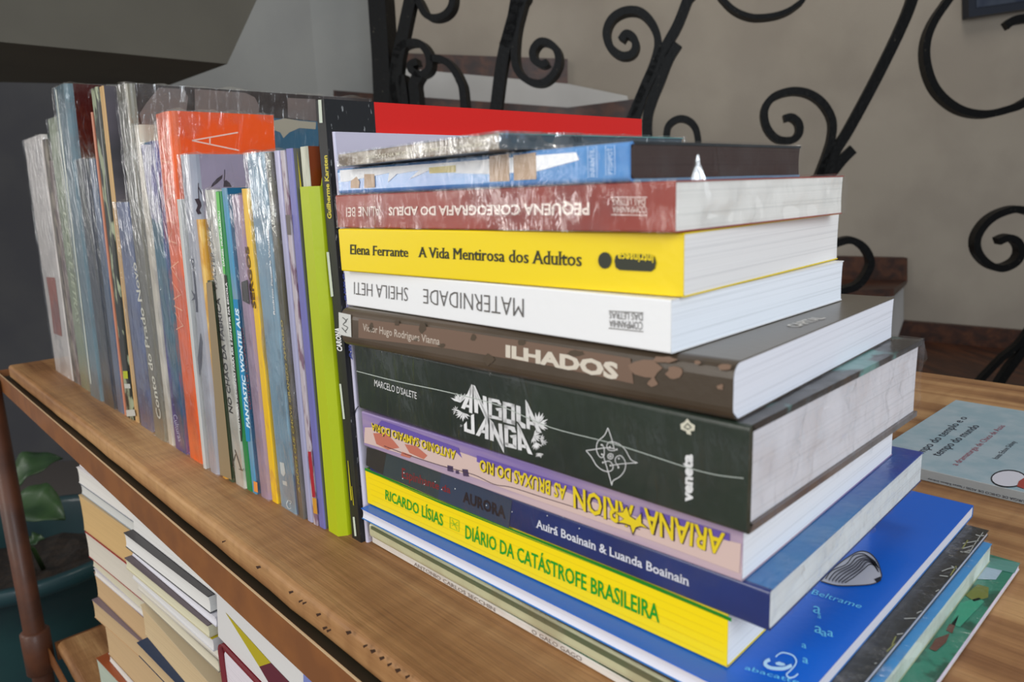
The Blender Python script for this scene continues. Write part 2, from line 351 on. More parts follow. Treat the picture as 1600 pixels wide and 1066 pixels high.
# ------------------------------------------------------------------ books: general builder
class Book:
    """flat: spine along X facing the front; up: standing, spine facing the front."""
    def __init__(s, name, label, kind, **k):
        s.tz = k.get('tz', 0)
        s.kind = kind; s.__dict__.update(k)
        if kind == 'flat':
            a = math.radians(s.yaw); s.ex = Vector((math.cos(a), math.sin(a), 0)); s.ey = Vector((-math.sin(a), math.cos(a), 0))
            s.NR = Vector((s.x, s.y, s.z)); base = s.NR - s.ex*s.L/2 + s.ey*s.D/2
        else:
            base = Vector(((s.xl+s.xr)/2, s.y + s.D/2, 0)); s.T = s.xr - s.xl; s.L = s.h; s.z = 0
        s.base = base
        s.root = thing(name, label, 'book', base, k.get('group'))
    def m(s, l, d, t):          # l along the spine, d into the book, t through the thickness
        if s.kind == 'flat': return s.NR - s.ex*(s.L - l) + s.ey*d + Vector((0, 0, t + s.tz*(s.L - l)))
        f = t/s.T
        return Vector(((s.xl + s.sl*l)*(1-f) + (s.xr + s.sr*l)*f, s.y + d, l))
    def grid(s, name, f, na, nb, mt, via=None, smooth=False):
        V = [f(i/na, j/nb) for i in range(na+1) for j in range(nb+1)]
        F2 = [(i*(nb+1)+j, (i+1)*(nb+1)+j, (i+1)*(nb+1)+j+1, i*(nb+1)+j+1) for i in range(na) for j in range(nb)]
        return part(name, V, F2, mt, s.root, smooth=smooth, via=via)
    def box(s, l0, l1, d0, d1, t0, t1):
        return boxvf([s.m(*p) for p in ((l0,d0,t0),(l1,d0,t0),(l1,d1,t0),(l0,d1,t0),(l0,d0,t1),(l1,d0,t1),(l1,d1,t1),(l0,d1,t1))])
    def build(s, spine, front=None, back=None, page=(238, 234, 224), r=.0012, ct=.0005, over=0, seg=5, flip=False):
        T, L, D = s.T, s.L, s.D; r = min(r, T*.45); front = front or spine; back = back or spine
        # spine: a bent strip with thickness, its corners rounded
        prof = []
        for k in range(seg+1):
            a = math.pi/2*k/seg; prof.append((r - r*math.sin(a), r - r*math.cos(a)))
        prof = [(r+.0004, 0.0)] + [(p[0], p[1]) for p in prof] if False else [(r - r*math.sin(math.pi/2*k/seg), r - r*math.cos(math.pi/2*k/seg)) for k in range(seg+1)]
        prof = prof + [(d, T - t) for d, t in reversed(prof)]
        inn = []
        for d, t in prof:
            inn.append((max(d, 0) + ct*(1 if r*0 == 0 else 0), min(max(t, ct), T-ct)))
        fl = (lambda d: D - d) if flip else (lambda d: d)
        n = len(prof); V = []
        for l in (0, L):
            V += [s.m(l, fl(d), t) for d, t in prof] + [s.m(l, fl(d), t) for d, t in inn]
        F2 = []; N2 = 2*n
        for i in range(n-1):
            F2.append((i, i+1, N2+i+1, N2+i)); F2.append((n+i+1, n+i, N2+n+i, N2+n+i+1))
            F2.append((i, n+i, n+i+1, i+1)); F2.append((N2+i, N2+i+1, N2+n+i+1, N2+n+i))
        F2 += [(0, N2, N2+n, n), (n-1, n+n-1, N2+n+n-1, N2+n-1)]
        s.sp = part('spine', V, F2, spine, s.root, smooth=False)
        a, b = (r, D) if not flip else (0, D-r)
        s.bk = part('back_cover', *s.box(0, L, a, b, 0, ct), back, s.root)
        s.fr = part('front_cover', *s.box(0, L, a, b, T-ct, T), front, s.root)
        pm = pages(page, s.kind == 'flat')
        o = over; a, b = (ct*1.2, D - max(o, .0004)) if not flip else (max(o, .0004), D-ct*1.2)
        e = max(o, .0003)
        # page block with a slightly hollow fore edge
        K = 6; V = []
        rr = min(r, T*.4)
        for l in (e, L-e):
            row = []
            for k in range(K+1):
                t = ct*1.05 + (T-2.1*ct)*k/K; q = (2*k/K-1); hol = .0006*(1-q*q)
                ins = rr*.8*abs(q)**6
                row += [s.m(l, (a+ins) if not flip else b-ins, t), s.m(l, (b-hol) if not flip else a+hol, t)]
            V += row
        m2 = 2*(K+1); F2 = []
        for k in range(K):
            i = 2*k
            F2 += [(i, i+1, i+3, i+2), (m2+i, m2+i+2, m2+i+3, m2+i+1), (i, i+2, m2+i+2, m2+i), (i+1, m2+i+1, m2+i+3, i+3)]
        F2 += [(0, m2, m2+1, 1), (2*K, 2*K+1, m2+2*K+1, m2+2*K)]
        s.pg = part('page_block', V, F2, pm, s.root)
        return s
    # --- faces for print
    def plane(s, face, e):
        T, L, D = s.T, s.L, s.D
        if face == 'spine': return s.m(0, -e, 0), s.m(L, -e, 0), s.m(0, -e, T)
        if face == 'front': return s.m(0, 0, T+e) if s.kind == 'flat' else s.m(0, 0, T) + Vector((e, 0, 0)), None, None
    def hit(s, face, px, py, e=.00025):
        if face == 'spine':
            a, b, c = s.plane('spine', e); n = (b-a).cross(c-a)
        else:
            if s.kind == 'flat': a = s.m(0, 0, s.T+e); n = Vector((0, 0, 1))
            else:
                a = s.m(0, 0, s.T) + Vector((e, 0, 0)); b = s.m(s.L, 0, s.T) - s.m(0, 0, s.T); n = b.cross(Vector((0, 1, 0)))
        d = ray(px, py); return CP + d*((a-CP).dot(n)/d.dot(n))
    def polys(s, face, name, plist, m, e=.00025, label=None, via=None, each=False):
        if each:
            for q in plist: s.polys(face, name, [q], m, e, label, via)
            return
        V, F2 = [], []
        for pl in plist:
            k = len(V); V += [s.hit(face, x, y, e) for x, y in pl]; F2.append(tuple(range(k, len(V))))
        o = part(name, V, F2, m, s.root, label=label, via=via or (s.sp if face == 'spine' else s.fr))
        return o
    def strokes(s, face, name, lines, w, m, e=.00025, smooth=True, via=None):
        V, F2 = [], []
        for ln in lines:
            ln = smoothpath(ln, 5) if smooth and len(ln) > 2 else ln
            n = len(ln); closed = n > 3 and ln[0] == ln[-1]; row = []
            for i in range(n):
                a = ln[i-1] if i else (ln[-2] if closed else ln[0]); c = ln[i+1] if i < n-1 else (ln[1] if closed else ln[-1])
                dx, dy = c[0]-a[0], c[1]-a[1]; d = math.hypot(dx, dy) or 1; nx, ny = -dy/d*w/2, dx/d*w/2
                P1, P2 = s.hit(face, ln[i][0]+nx, ln[i][1]+ny, e), s.hit(face, ln[i][0]-nx, ln[i][1]-ny, e)
                ok = True
                if s.kind == 'flat':
                    q = (P1+P2)/2 - s.NR; l_, d_ = s.L + q.dot(s.ex), q.dot(s.ey)
                    ok = -.001 < l_ < s.L and (face == 'spine' or 0 < d_ < s.D - .001)
                row.append((len(V), ok)); V += [P1, P2]
            for (k0, o0), (k1, o1) in zip(row, row[1:]):
                if o0 and o1: F2.append((k0, k1, k1+1, k0+1))
        if not F2: return None
        return part(name, V, F2, m, s.root, via=via or (s.sp if face == 'spine' else s.fr))
    def text(s, face, name, txt, quad, m, bold=0, e=.0003, via=None):   # quad px: bl br tr tl in reading order
        P = [s.hit(face, x, y, e) for x, y in quad]
        tv, tf = textmesh(txt, bold)
        V = [P[0]*(1-u)*(1-v) + P[1]*u*(1-v) + P[2]*u*v + P[3]*(1-u)*v for u, v in tv]
        return part(name, V, tf, m, s.root, via=via or (s.sp if face == 'spine' else s.fr))
    def line(s, face, name, txt, a, b, hgt, m, bold=0, e=.0003, left=False, via=None):  # centre line px a -> b, height in metres
        A, B = s.hit(face, *a, e), s.hit(face, *b, e); n = Vector((0, -1, 0)) if face == 'spine' else (Vector((0, 0, 1)) if s.kind == 'flat' else Vector((1, 0, 0)))
        up = n.cross((B-A).normalized()).normalized()*hgt/2
        tv, tf = textmesh(txt, bold)
        V = [A*(1-u) + B*u + up*(2*v-1) for u, v in tv]
        return part(name, V, tf, m, s.root, via=via or (s.sp if face == 'spine' else s.fr))
    def wrap(s, amount=.16, g=.0007, amp=.0006, fr=160, ears=.003, name='plastic_wrap'):
        T, L, D = s.T, s.L, s.D; V, F2 = [], []
        def P(l, d, t):
            p = s.m(l, d, t); q = noise.noise(p*fr)*amp*.6
            endf = max(0, 1 - min(l+g, L+g-l)/.012)
            return p, q, endf
        def face(f, na, nb):
            k = len(V)
            for i in range(na+1):
                for j in range(nb+1):
                    l, d, t, nrm = f(i/na, j/nb); p, q, en = P(l, d, t)
                    V.append(p + nrm*(max(q, -g*.6)*(1+1.5*en)))
            for i in range(na):
                for j in range(nb):
                    a = k+i*(nb+1)+j; F2.append((a, a+nb+1, a+nb+2, a+1))
        if s.kind == 'flat': nl, nd, nt = s.ex, s.ey, Vector((0, 0, 1))
        else: nl, nd, nt = Vector((0, 0, 1)), Vector((0, 1, 0)), Vector((1, 0, 0))
        gt = g if s.kind == 'flat' else min(g, .0004)
        gb = .0001 if s.kind == 'flat' else gt
        lo = -g if s.kind == 'flat' else .0001
        ft = lambda v: -gb + (T+gt+gb)*v
        fl = lambda u: lo + (L+g-lo)*u
        fd = lambda v: -g + (D+2*g)*v
        face(lambda u, v: (fl(u), -g, ft(v), -nd), 44, 8)
        face(lambda u, v: (fl(u), fd(v), T+gt, nt*(.3 if s.kind == 'flat' else .1)), 36, 26)
        face(lambda u, v: (L+g, fd(u), ft(v), nl*2.2), 36, 8)
        face(lambda u, v: (fl(u), D+g, ft(v), nd*2), 24, 6)
        face(lambda u, v: (lo, fd(u), ft(v), nl*0), 8, 3)
        return part(name, V, F2, plastic(amount), s.root, smooth=True)

_tc = {}
def textmesh(txt, bold=0):
    serif = txt.startswith('~'); txt = txt.lstrip('~')
    key = (txt, bold, serif)
    if key in _tc: return _tc[key]
    cu = bpy.data.curves.new('text_tmp', 'FONT'); cu.body = txt; cu.resolution_u = 2; cu.offset = bold; cu.fill_mode = 'FRONT'
    o = bpy.data.objects.new('text_tmp', cu); COL.objects.link(o)
    dg = bpy.context.evaluated_depsgraph_get(); me = bpy.data.meshes.new_from_object(o.evaluated_get(dg))
    vs = [v.co.copy() for v in me.vertices]; fs = [tuple(p.vertices) for p in me.polygons]
    if serif:               # slab serifs on the stem ends
        cnt = {}
        for f in fs:
            for i in range(len(f)):
                k = tuple(sorted((f[i], f[(i+1) % len(f)]))); cnt.setdefault(k, []).append(f)
        for (a, b), ff in cnt.items():
            if len(ff) != 1: continue
            A, B = vs[a], vs[b]; ln = abs(A.x-B.x)
            if abs(A.y-B.y) < 1e-3 and .04 < ln < .2:
                cy = sum(vs[q].y for q in ff[0])/len(ff[0]); sgn = 1 if cy > A.y else -1
                l, r = min(A.x, B.x)-.055, max(A.x, B.x)+.055; k = len(vs)
                vs += [Vector((l, A.y, 0)), Vector((r, A.y, 0)), Vector((r-.02, A.y+.045*sgn, 0)), Vector((l+.02, A.y+.045*sgn, 0))]; fs.append((k, k+1, k+2, k+3))
    x0, x1 = min(v.x for v in vs), max(v.x for v in vs); y0, y1 = min(v.y for v in vs), max(v.y for v in vs)
    r = ([((v.x-x0)/(x1-x0), (v.y-y0)/(y1-y0)) for v in vs], fs)
    bpy.data.objects.remove(o); bpy.data.curves.remove(cu); bpy.data.meshes.remove(me)
    _tc[key] = r; return r

WHITE = (236, 236, 238)
# ------------------------------------------------------------------ the horizontal stack (bottom to top)
ST = 'books in the horizontal stack'
TXT_W, TXT_K = ink((232, 232, 232)), ink((40, 38, 36))
def flatbook(name, label, x, y, yaw, L, D, T, z): return Book(name, label, 'flat', x=x, y=y, yaw=yaw, L=L, D=D, T=T, z=z, group=ST)
def bottom(n, frpx, z, T, yaw, y0, left, label):
    q = onz(frpx[0], frpx[1], z+T); a = math.radians(yaw)
    D = (q.y - y0)/math.cos(a); x = q.x + math.sin(a)*D
    return flatbook('book', label, x, y0 + 0, yaw, x-left, D, T, z)
galo = bottom('galo', (1594, 880), .0008, .0038, .3, .2085, -.3515, 'thin wide book with a green map cover and white spine, lowest of the horizontal stack')
galo.build(cover((226, 222, 216), .3), front=cover((40, 128, 104), .3, rgb2=(24, 84, 66), scale=(30, 30, 30), lo=.5, hi=.53), page=(222, 216, 236), r=.0006)
galo.polys('front', 'map_patch', [[(1508,864),(1594,880),(1585,896),(1500,877)], ], cover((92, 150, 140)))
galo.polys('front', 'map_patch', [[(1490,895),(1530,885),(1568,889),(1556,906),(1525,905),(1492,903)]], ink((170, 190, 205)))
galo.polys('front', 'map_patch', [[(1528,913),(1545,918),(1544,934),(1522,940),(1508,930)]], ink((112, 118, 36)))
galo.polys('front', 'map_patch', [[(1500,942),(1530,934),(1538,940),(1500,980),(1484,975)]], ink((46, 150, 118)))
galo.polys('front', 'map_patch', [[(1462,998),(1484,990),(1478,1004),(1462,1018),(1452,1014)], [(1478,985),(1492,960),(1498,962),(1488,990)]], ink((98, 52, 36)))
def spinetext(b, name, txt, pa, pb, t0, t1, m):     # lettering laid along the spine between two heights
    A_, B_ = b.hit('spine', *pa), b.hit('spine', *pb); la = b.L + (A_-b.NR).dot(b.ex); lb_ = b.L + (B_-b.NR).dot(b.ex)
    tv, tf = textmesh(txt, 0)
    return part(name, [b.m(la + (lb_-la)*u, -.0003, t0 + (t1-t0)*v) for u, v in tv], tf, m, b.root, via=b.sp)
spinetext(galo, 'author_text', '~ANTONIO CARLOS SECCHIN', (647,889), (774,960), .0010, .0030, ink((128, 116, 112)))
spinetext(galo, 'title_text', '~O GALO GAGO', (831,993), (909,1036), .0010, .0030, ink((128, 116, 112)))
galo.wrap(.10, amp=.0004)
pale = bottom('pale', (1550, 850), .0046, .0100, .8, .2088, -.3505, 'pale green and cream shrink-wrapped picture book, second from the bottom of the stack')
pale.build(cover((196, 196, 160), .3, coat=.6, crough=.1), front=cover((60, 150, 214), .3), page=(204, 214, 204), r=.003)
part('green_sheen_band', [pale.m(l, -.0002, t) for l, t in ((.002, .0066), (pale.L, .0058), (pale.L, .0088), (.002, .0088))], [(0, 1, 2, 3)], cover((84, 100, 74), .3, coat=.6, crough=.1), pale.root, via=pale.sp)  # dark green reflection in the film, painted along the upper spine
pale.wrap(.24, amp=.0010, fr=60)
blk = bottom('blk', (1545, 829), .0148, .0030, .8, .2092, -.3495, 'thin black book with white sketched lines, under the bright blue book in the stack')
blk.build(cover((34, 36, 34), .35), page=(190, 190, 196), r=.0005)
rnd = random.Random(4); L1, L2 = [], []
for i in range(46):
    t = rnd.random(); x = 1400 + 140*t + rnd.uniform(-26, 2)*(1.5-t*.6); y = 1040 - 205*t + rnd.uniform(-6, 8)
    if rnd.random() < .75: L1.append([(x, y), (x+rnd.uniform(8, 26), y-rnd.uniform(-4, 9)), (x+rnd.uniform(20, 40), y-rnd.uniform(0, 14))])
    else: L2.append([(x, y), (x+rnd.uniform(5, 14), y-rnd.uniform(2, 16))])
blk.strokes('front', 'sketch_line', [[(1400,1066),(1424,1020),(1452,975),(1465,950),(1480,930),(1497,905),(1506,880),(1520,855),(1536,832)]] + L1[:30], 1.3, ink((186, 188, 182)))
for q in L2: blk.strokes('front', 'olive_mark', [q], 2.2, ink((140, 140, 70)))
blk.wrap(.12, amp=.0004)
blue = bottom('blue', (1521.5, 789.5), .0180, .0066, 1.4, .2075, -.3515, 'wide bright blue book with an oyster drawing, sticking out at the right under the stack')
blue.build(cover((10, 112, 190), .3), front=cover((0, 98, 208), .35, coat=.2, crough=.25), page=(216, 216, 226), r=.0005, flip=True)
LB = ink((110, 205, 245))
blue.text('front', 'author_text', 'Beltrame', [(1267,928),(1344,951),(1350,945),(1272,921)], LB)
for (x, y, s_) in ((1276,954,1.25),(1280,964,.6),(1278,985,1.2),(1287,991,.9),(1297,991,.95),(1256,1010,.75),(1258,1033,.9)):
    blue.text('front', 'letter', 'a', [(x-5*s_, y+2.4*s_), (x+5*s_, y+5.4*s_), (x+6*s_, y-3.6*s_), (x-4*s_, y-6.4*s_)], LB)
blue.strokes('front', 'logo', [[(1212,1027),(1216,1023),(1224,1020),(1238,1024),(1244,1032),(1242,1040),(1234,1049),(1229,1054),(1233,1059),(1241,1058),(1247,1053)]], 2.2, ink((190, 228, 255)), e=.0004)
blue.strokes('front', 'logo', [[(1237,1040),(1224,1045),(1205,1044),(1196,1039),(1197,1034),(1203,1031)]], 5.5, ink((190, 228, 255)), e=.0006)
blue.polys('front', 'logo', [[(1211,1036),(1217,1034),(1226,1037),(1227,1040),(1221,1041),(1213,1039)]], ink((190, 228, 255)))
blue.text('front', 'publisher_text', 'abacatte', [(1163,1046),(1248,1070),(1250,1063),(1166,1040)], LB)
oy = [(1282,908),(1300,890),(1322,873),(1342,862),(1358,864),(1370,876),(1376,892),(1377,903),(1366,912),(1340,915),(1308,915)]
blue.polys('front', 'oyster_drawing', [smoothpath(oy + [oy[0]], 3)[:-1]], ink((186, 186, 196)))
OL = []
for k in range(7):
    f = k/6; OL.append([(1290+f*30, 905+f*6), (1300+f*34, 892+f*10), (1322+f*26, 882+f*9), (1334+f*24, 868+f*15+2*math.sin(k)), (1350+f*16, 866+f*18), (1364+f*9, 876+f*18)])
blue.strokes('front', 'oyster_drawing', OL + [oy + [oy[0]]], 1.5, ink((52, 52, 62)), e=.0004)
blue.strokes('front', 'oyster_drawing', [[(x+5, y+3) for x, y in o_] for o_ in OL[:5]], 2.2, ink((140, 140, 150)), e=.00035)
blue.polys('front', 'oyster_drawing', [[(1366,905),(1376,901),(1377,907),(1371,911)]], ink((20, 22, 34)), e=.00045)

dia = flatbook('book', 'bright yellow book with green lettering and a green top edge, on the blue book', -.1254, .2174, 2.6, .2280, .150, .0217, .0249)
dia.build(cover((244, 216, 0), .4, coat=.06), front=cover((0, 128, 18)), page=(238, 238, 232), r=.0009)
dia.strokes('spine', 'printed_rule', [[(574+i*1.5, 733+9*i+4), (1131+i*0, 962+13.5*i+4)] for i in range(6)], .7, ink((226, 200, 20)), smooth=False)
dia.polys('spine', 'green_edge', [[(570,731),(690,783),(850,846),(1000,906),(1143,966),(1143,972),(1000,912),(850,852),(690,788),(570,735)]], ink((0, 128, 18)))
G = ink((0, 150, 30))
dia.text('spine', 'author_text', 'RICARDO LÍSIAS', [(602,780.5),(692,823),(692,799),(602,761)], G, .012)
dia.text('spine', 'title_text', 'DIÁRIO DA CATÁSTROFE BRASILEIRA', [(727,841.5),(1030,974),(1030,939),(727,815)], G, .012)
dia.strokes('spine', 'emblem', [[(703,808),(717,814),(717,831),(703,825),(703,808)], [(706,812),(714,828)], [(706,822),(715,816)], [(704,817),(716,822)]], 1.1, ink((150, 190, 30)), smooth=False)
aur = flatbook('book', 'dark blue shrink-wrapped book with a starry spine, between the yellow and lilac spines', -.1095, .2170, 2.7, .2365, .1735, .0157, .0470)
aur.build(cover((26, 34, 84), .35, rgb2=(36, 56, 120), scale=(14, 14, 14), lo=.35, hi=.7), front=cover((30, 62, 158), .3, rgb2=(16, 116, 178), scale=(12, 12, 12), lo=.4, hi=.7), page=(214, 220, 222), r=.0016)
aur.polys('spine', 'dark_panel', [[(573,699),(604,707),(598,742),(572,727)]], ink((46, 42, 38)))
aur.polys('spine', 'teal_panel', [[(604,707),(690,738),(684,780),(598,742)]], ink((50, 62, 66)), e=.0002)
aur.polys('spine', 'teal_panel', [[(690,738),(800,782),(795,826),(684,780)]], ink((50, 62, 84)), e=.0002)
aur.text('spine', 'title_text', 'Espinhante da', [(628,752),(704,775),(704,761),(628,731)], ink((128, 30, 34)), .015)
aur.text('spine', 'title_text', 'AURORA', [(723,785),(790,812),(790,792),(723,767)], ink((34, 20, 24)), .04)
aur.text('spine', 'author_text', '~Auirá Boainain & Luanda Boainain', [(837,824.5),(1077,917),(1077,901.5),(837,811)], ink((220, 222, 232)), .02)
rnd = random.Random(9)
aur.polys('spine', 'star_speck', [[(x-1, y), (x, y-1.1), (x+1.1, y), (x, y+1.1)] for x, y in ((631,739),(629,748),(680,753),(663,757),(711,764),(855,806),(880,808),(800,800),(690,765),(905,826),(760,790))], ink((216, 222, 226)), e=.0004, each=True)
aur.wrap(.10, amp=.0008)
ari = flatbook('book', 'lilac and cream book with yellow upside-down lettering, directly under the thick dark green book', -.1192, .2152, 2.9, .2272, .1606, .0202, .0630)
ari.build(cover((132, 112, 168), .35, rgb2=(196, 172, 176), scale=(6, 6, 60), lo=.35, hi=.65), page=(232, 234, 238), r=.0008)
ari.polys('spine', 'cream_band', [[(570,668),(620,668),(700,700),(800,735),(900,775),(1000,810),(1158,850),(1155,896),(1000,838),(800,768),(690,728),(569,692)]], ink((206, 180, 172)))
ari.polys('spine', 'rock_shape', [[(583,677),(604,677),(616,690),(624,700),(606,703),(588,694)], [(632,694),(650,697),(668,712),(662,718),(640,708)], [(628,706),(644,712),(640,716),(626,712)]], ink((186, 108, 88)), e=.0003)
ari.strokes('spine', 'coast_line', [[(600,697),(640,712),(690,728),(740,742),(772,757),(800,762),(850,778),(920,800),(1000,828)]], 1.2, ink((74, 54, 66)), e=.0003)
ari.polys('spine', 'tower_shape', [[(699,727),(708,729),(708,738),(699,736)], [(722,733),(731,734),(733,745),(724,744)], [(712,735),(717,736),(717,741),(712,740)]], ink((70, 54, 84)), e=.0003)
ari.polys('spine', 'purple_glow', [[(596,657),(716,700),(722,716),(712,706),(590,664)], [(745,712),(900,762),(980,790),(980,800),(884,763),(745,722)], [(1000,792),(1140,834),(1140,846),(1000,806)]], ink((98, 78, 158)), e=.0003)
YL, DK = ink((222, 196, 24)), ink((58, 40, 48))
for txt, quad, nm, bd in (('ANTONIO SAMPAIO DÓRIA', [(712,704),(580,660.5),(580,675),(711,723)], 'author_text', .015),
                  ('AS BRUXAS DO RIO', [(885,759),(749,717.5),(749,736.5),(884,783)], 'title_text', .02),
                  ('ARION', [(990,790),(895,759),(896,794),(990,828)], 'title_text', .02), ('ARIANA', [(1133,834),(1006,793),(1008,832),(1128,869)], 'title_text', .02)):
    ari.text('spine', nm, txt, [(x+1.3, y+.9) for x, y in quad], DK, bd+.03, e=.00035)
    ari.text('spine', nm, txt, quad, YL, bd, e=.0005)
ari.polys('spine', 'star_emblem', [[(958,800),(972,800),(979,790),(985,806),(994,812),(1003,800),(1004,818),(1016,828),(1002,824),(994,826),(989,838),(984,823),(976,820),(962,818),(974,811)]], DK, e=.0006)
ari.polys('spine', 'star_emblem', [[(961,801),(973,801),(979,792),(984,807),(993,813),(1001,803),(1002,818),(1012,826),(1001,822),(993,824),(989,834),(985,821),(976,818),(966,816),(975,811)]], YL, e=.0007)
ang = flatbook('book', 'thick dark green shrink-wrapped comic book with large white angular title, middle of the stack', -.1153, .2106, 1.37, .2350, .1715, .0388, .0835)
ang.build(cover((30, 40, 32), .4, rgb2=(38, 50, 38), scale=(20, 20, 20)), front=cover((40, 38, 38), .35, rgb2=(96, 150, 146), scale=(34, 22, 30), lo=.54, hi=.60), back=cover((92, 80, 76), .35, rgb2=(110, 100, 96), scale=(30, 30, 30)), page=(214, 212, 216), r=.0020, ct=.0026, over=.0014)
ang.text('spine', 'author_text', "MARCELO D'SALETE", [(585,603.5),(651,624),(651,613),(585,592.5)], TXT_W)
Zs = .1313
A_ = lambda pl: [(680+x*Zs, 590+y*Zs) for x, y in pl]
TL = [
 [(432,80),(308,362),(352,380),(440,170)], [(432,80),(445,90),(442,430),(403,415),(408,150)], [(370,320),(405,332),(405,362),(358,350)],
 [(450,88),(470,175),(628,480),(628,548),(610,500)][:0] or [(450,88),(475,100),(628,470),(628,548)], [(452,95),(470,140),(510,300),(510,430),(468,415)], [(565,215),(610,230),(628,480),(575,400)], [(450,88),(628,470),(628,548),(470,220)],
 [(632,240),(760,268),(792,330),(755,322),(738,300),(632,280)], [(632,240),(674,250),(676,480),(635,470)], [(635,440),(795,480),(795,515),(637,480)], [(755,400),(795,362),(795,500),(755,490)], [(715,365),(795,362),(795,385),(740,400)],
 [(803,285),(850,296),(850,540),(808,530)], [(905,310),(945,320),(950,570),(905,558)], [(803,285),(945,320),(945,362),(805,330)], [(806,480),(950,518),(950,570),(808,530)],
 [(962,330),(1015,345),(1018,555),(965,515)], [(965,490),(1075,560),(1075,612),(1030,600)],
 [(1072,262),(1120,400),(1128,620),(1088,607)], [(1072,262),(1098,300),(1270,662),(1215,645),(1112,430)], [(1120,520),(1190,540),(1200,578),(1125,560)],
 [(425,450),(462,435),(470,680),(430,668)], [(342,560),(376,520),(380,612),(430,626),(432,670),(345,640)],
 [(595,475),(482,685),(525,700),(612,545)], [(595,475),(633,560),(635,740),(592,728),(592,520)], [(545,620),(600,632),(600,668),(530,652)],
 [(648,490),(697,545),(697,760),(652,745)], [(640,480),(700,560),(818,820),(818,905),(690,650)], [(752,545),(795,555),(818,860),(765,750)],
 [(820,560),(868,572),(870,815),(828,803)], [(820,560),(945,590),(965,660),(915,650),(900,625),(825,602)], [(828,770),(968,810),(970,855),(832,820)], [(922,712),(968,680),(968,850),(922,805)], [(885,690),(968,680),(968,705),(908,722)],
 [(975,545),(1028,650),(1030,870),(985,860)], [(975,545),(1012,600),(1160,920),(1105,905),(1020,690)], [(1020,790),(1088,812),(1098,850),(1025,832)]]
ang.polys('spine', 'title_text', [A_(q) for q in TL], TXT_W, e=.0004)
def fan(cx, cy, r, a0, a1, n, seed):
    rr = random.Random(seed); out = []
    for i in range(n):
        a = math.radians(a0 + (a1-a0)*i/(n-1) + rr.uniform(-4, 4)); q = r*rr.uniform(.75, 1.05); w = .16
        out.append([(cx, cy), (cx+q*.6*math.cos(a-w), cy+q*.6*math.sin(a-w)), (cx+q*math.cos(a), cy+q*math.sin(a)), (cx+q*.6*math.cos(a+w), cy+q*.6*math.sin(a+w))])
    return out
FN = fan(300,300,130,-150,-50,9,1) + fan(250,390,60,120,290,6,2) + fan(330,420,110,30,200,9,3) + fan(310,575,22,0,300,5,4) + fan(1215,560,150,-100,40,9,5) + fan(1170,700,100,-70,110,9,6) + fan(1200,770,110,40,130,6,7) + fan(1250,740,70,-60,60,6,8) + fan(1280,770,60,-30,110,5,9) + fan(1240,900,65,20,160,7,10)
ang.polys('spine', 'plant_ornament', [A_(q) for q in FN], TXT_W, e=.00035)
Ze = .2063
E_ = lambda pl: [(860+x*Ze, 640+y*Ze) for x, y in pl]
circ = lambda cx, cy, r, n=14: [(cx+r*math.cos(6.283*i/n), cy+r*math.sin(6.283*i/n)) for i in range(n+1)]
ang.strokes('spine', 'emblem', [E_(q) for q in (
 [(435,140),(410,195),(362,240),(348,290),(360,340),(385,365),(406,345),(405,290),(388,265)], [(435,140),(460,210),(482,295)],
 [(270,312),(350,300),(430,290),(490,300)], [(270,312),(310,360),(350,425),(400,462),(440,470),(470,455),(472,420),(445,392),(405,400)],
 [(465,575),(445,500),(398,340)], [(465,575),(475,540),(525,510),(562,460),(568,400),(535,352),(500,360),(492,395),(520,440)],
 [(660,405),(610,380),(570,310),(520,262),(455,245),(428,270),(440,305),(480,312),(505,300)], [(660,405),(560,410),(455,425)], circ(455,355,20), circ(455,355,7))], 1.25, TXT_W)
ang.polys('spine', 'emblem', [E_(circ(x, y, 7, 8)[:-1]) for x, y in ((388,268),(450,285),(503,303),(390,340),(398,402),(455,425),(518,372),(515,440))], TXT_W, e=.0004)
ang.text('spine', 'publisher_text', 'veneta', [(1083,786),(1083,711),(1067,708),(1067,783)], TXT_W, .05)
ang.polys('spine', 'spade_emblem', [[(1074,654),(1079,661),(1086,665),(1085,673),(1079,674),(1080,680),(1073,678),(1072,674),(1064,671),(1063,663),(1069,660)]], ink((214, 210, 190)), e=.0004)
ang.strokes('spine', 'spade_emblem', [[(1069,668),(1074,662),(1080,668),(1075,671),(1069,668)]], 1.6, ink((40, 46, 38)), smooth=False, e=.0006)
ang.strokes('spine', 'wrap_seam', [[(557,580),(620,596),(700,613),(780,634),(860,668),(960,694),(1062,727),(1100,738),(1130,744),(1167,748)]], 1.3, ink((178, 186, 178)), e=.0009)
ang.wrap(.13, amp=.0012, fr=110)
ilh = flatbook('book', 'brown mottled paperback with pale block title, lying on the thick dark green book', -.1202, .2080, 3.7, .2228, .1672, .0203, .1227)
ilh.build(cover((82, 68, 54), .45, rgb2=(64, 52, 38), scale=(14, 14, 14), lo=.4, hi=.6), front=cover((84, 76, 62), .4, coat=.3, rgb2=(92, 84, 72), scale=(12, 12, 12)), page=(226, 228, 236), r=.0052)
ilh.polys('spine', 'faded_panel', [[(560,498),(700,515),(850,538),(985,560),(990,600),(860,572),(700,545),(560,528)]], ink((112, 88, 72)), e=.00022)
rnd = random.Random(12)
def blob(x, y, rx, ry, n=11): return [(x+rx*rnd.uniform(.6, 1.1)*math.cos(6.283*i/n), y+ry*rnd.uniform(.6, 1.1)*math.sin(6.283*i/n)) for i in range(n)]
ilh.polys('spine', 'dark_blotch', [blob(x, y, a, b) for x, y, a, b in ((660,512,7,10),(763,562,10,10),(620,505,5,5),(815,536,9,5),(740,528,5,7),(900,552,16,5),(580,512,4,8),(690,540,7,4),(650,531,6,3))], ink((74, 60, 44)), e=.0003, each=True)
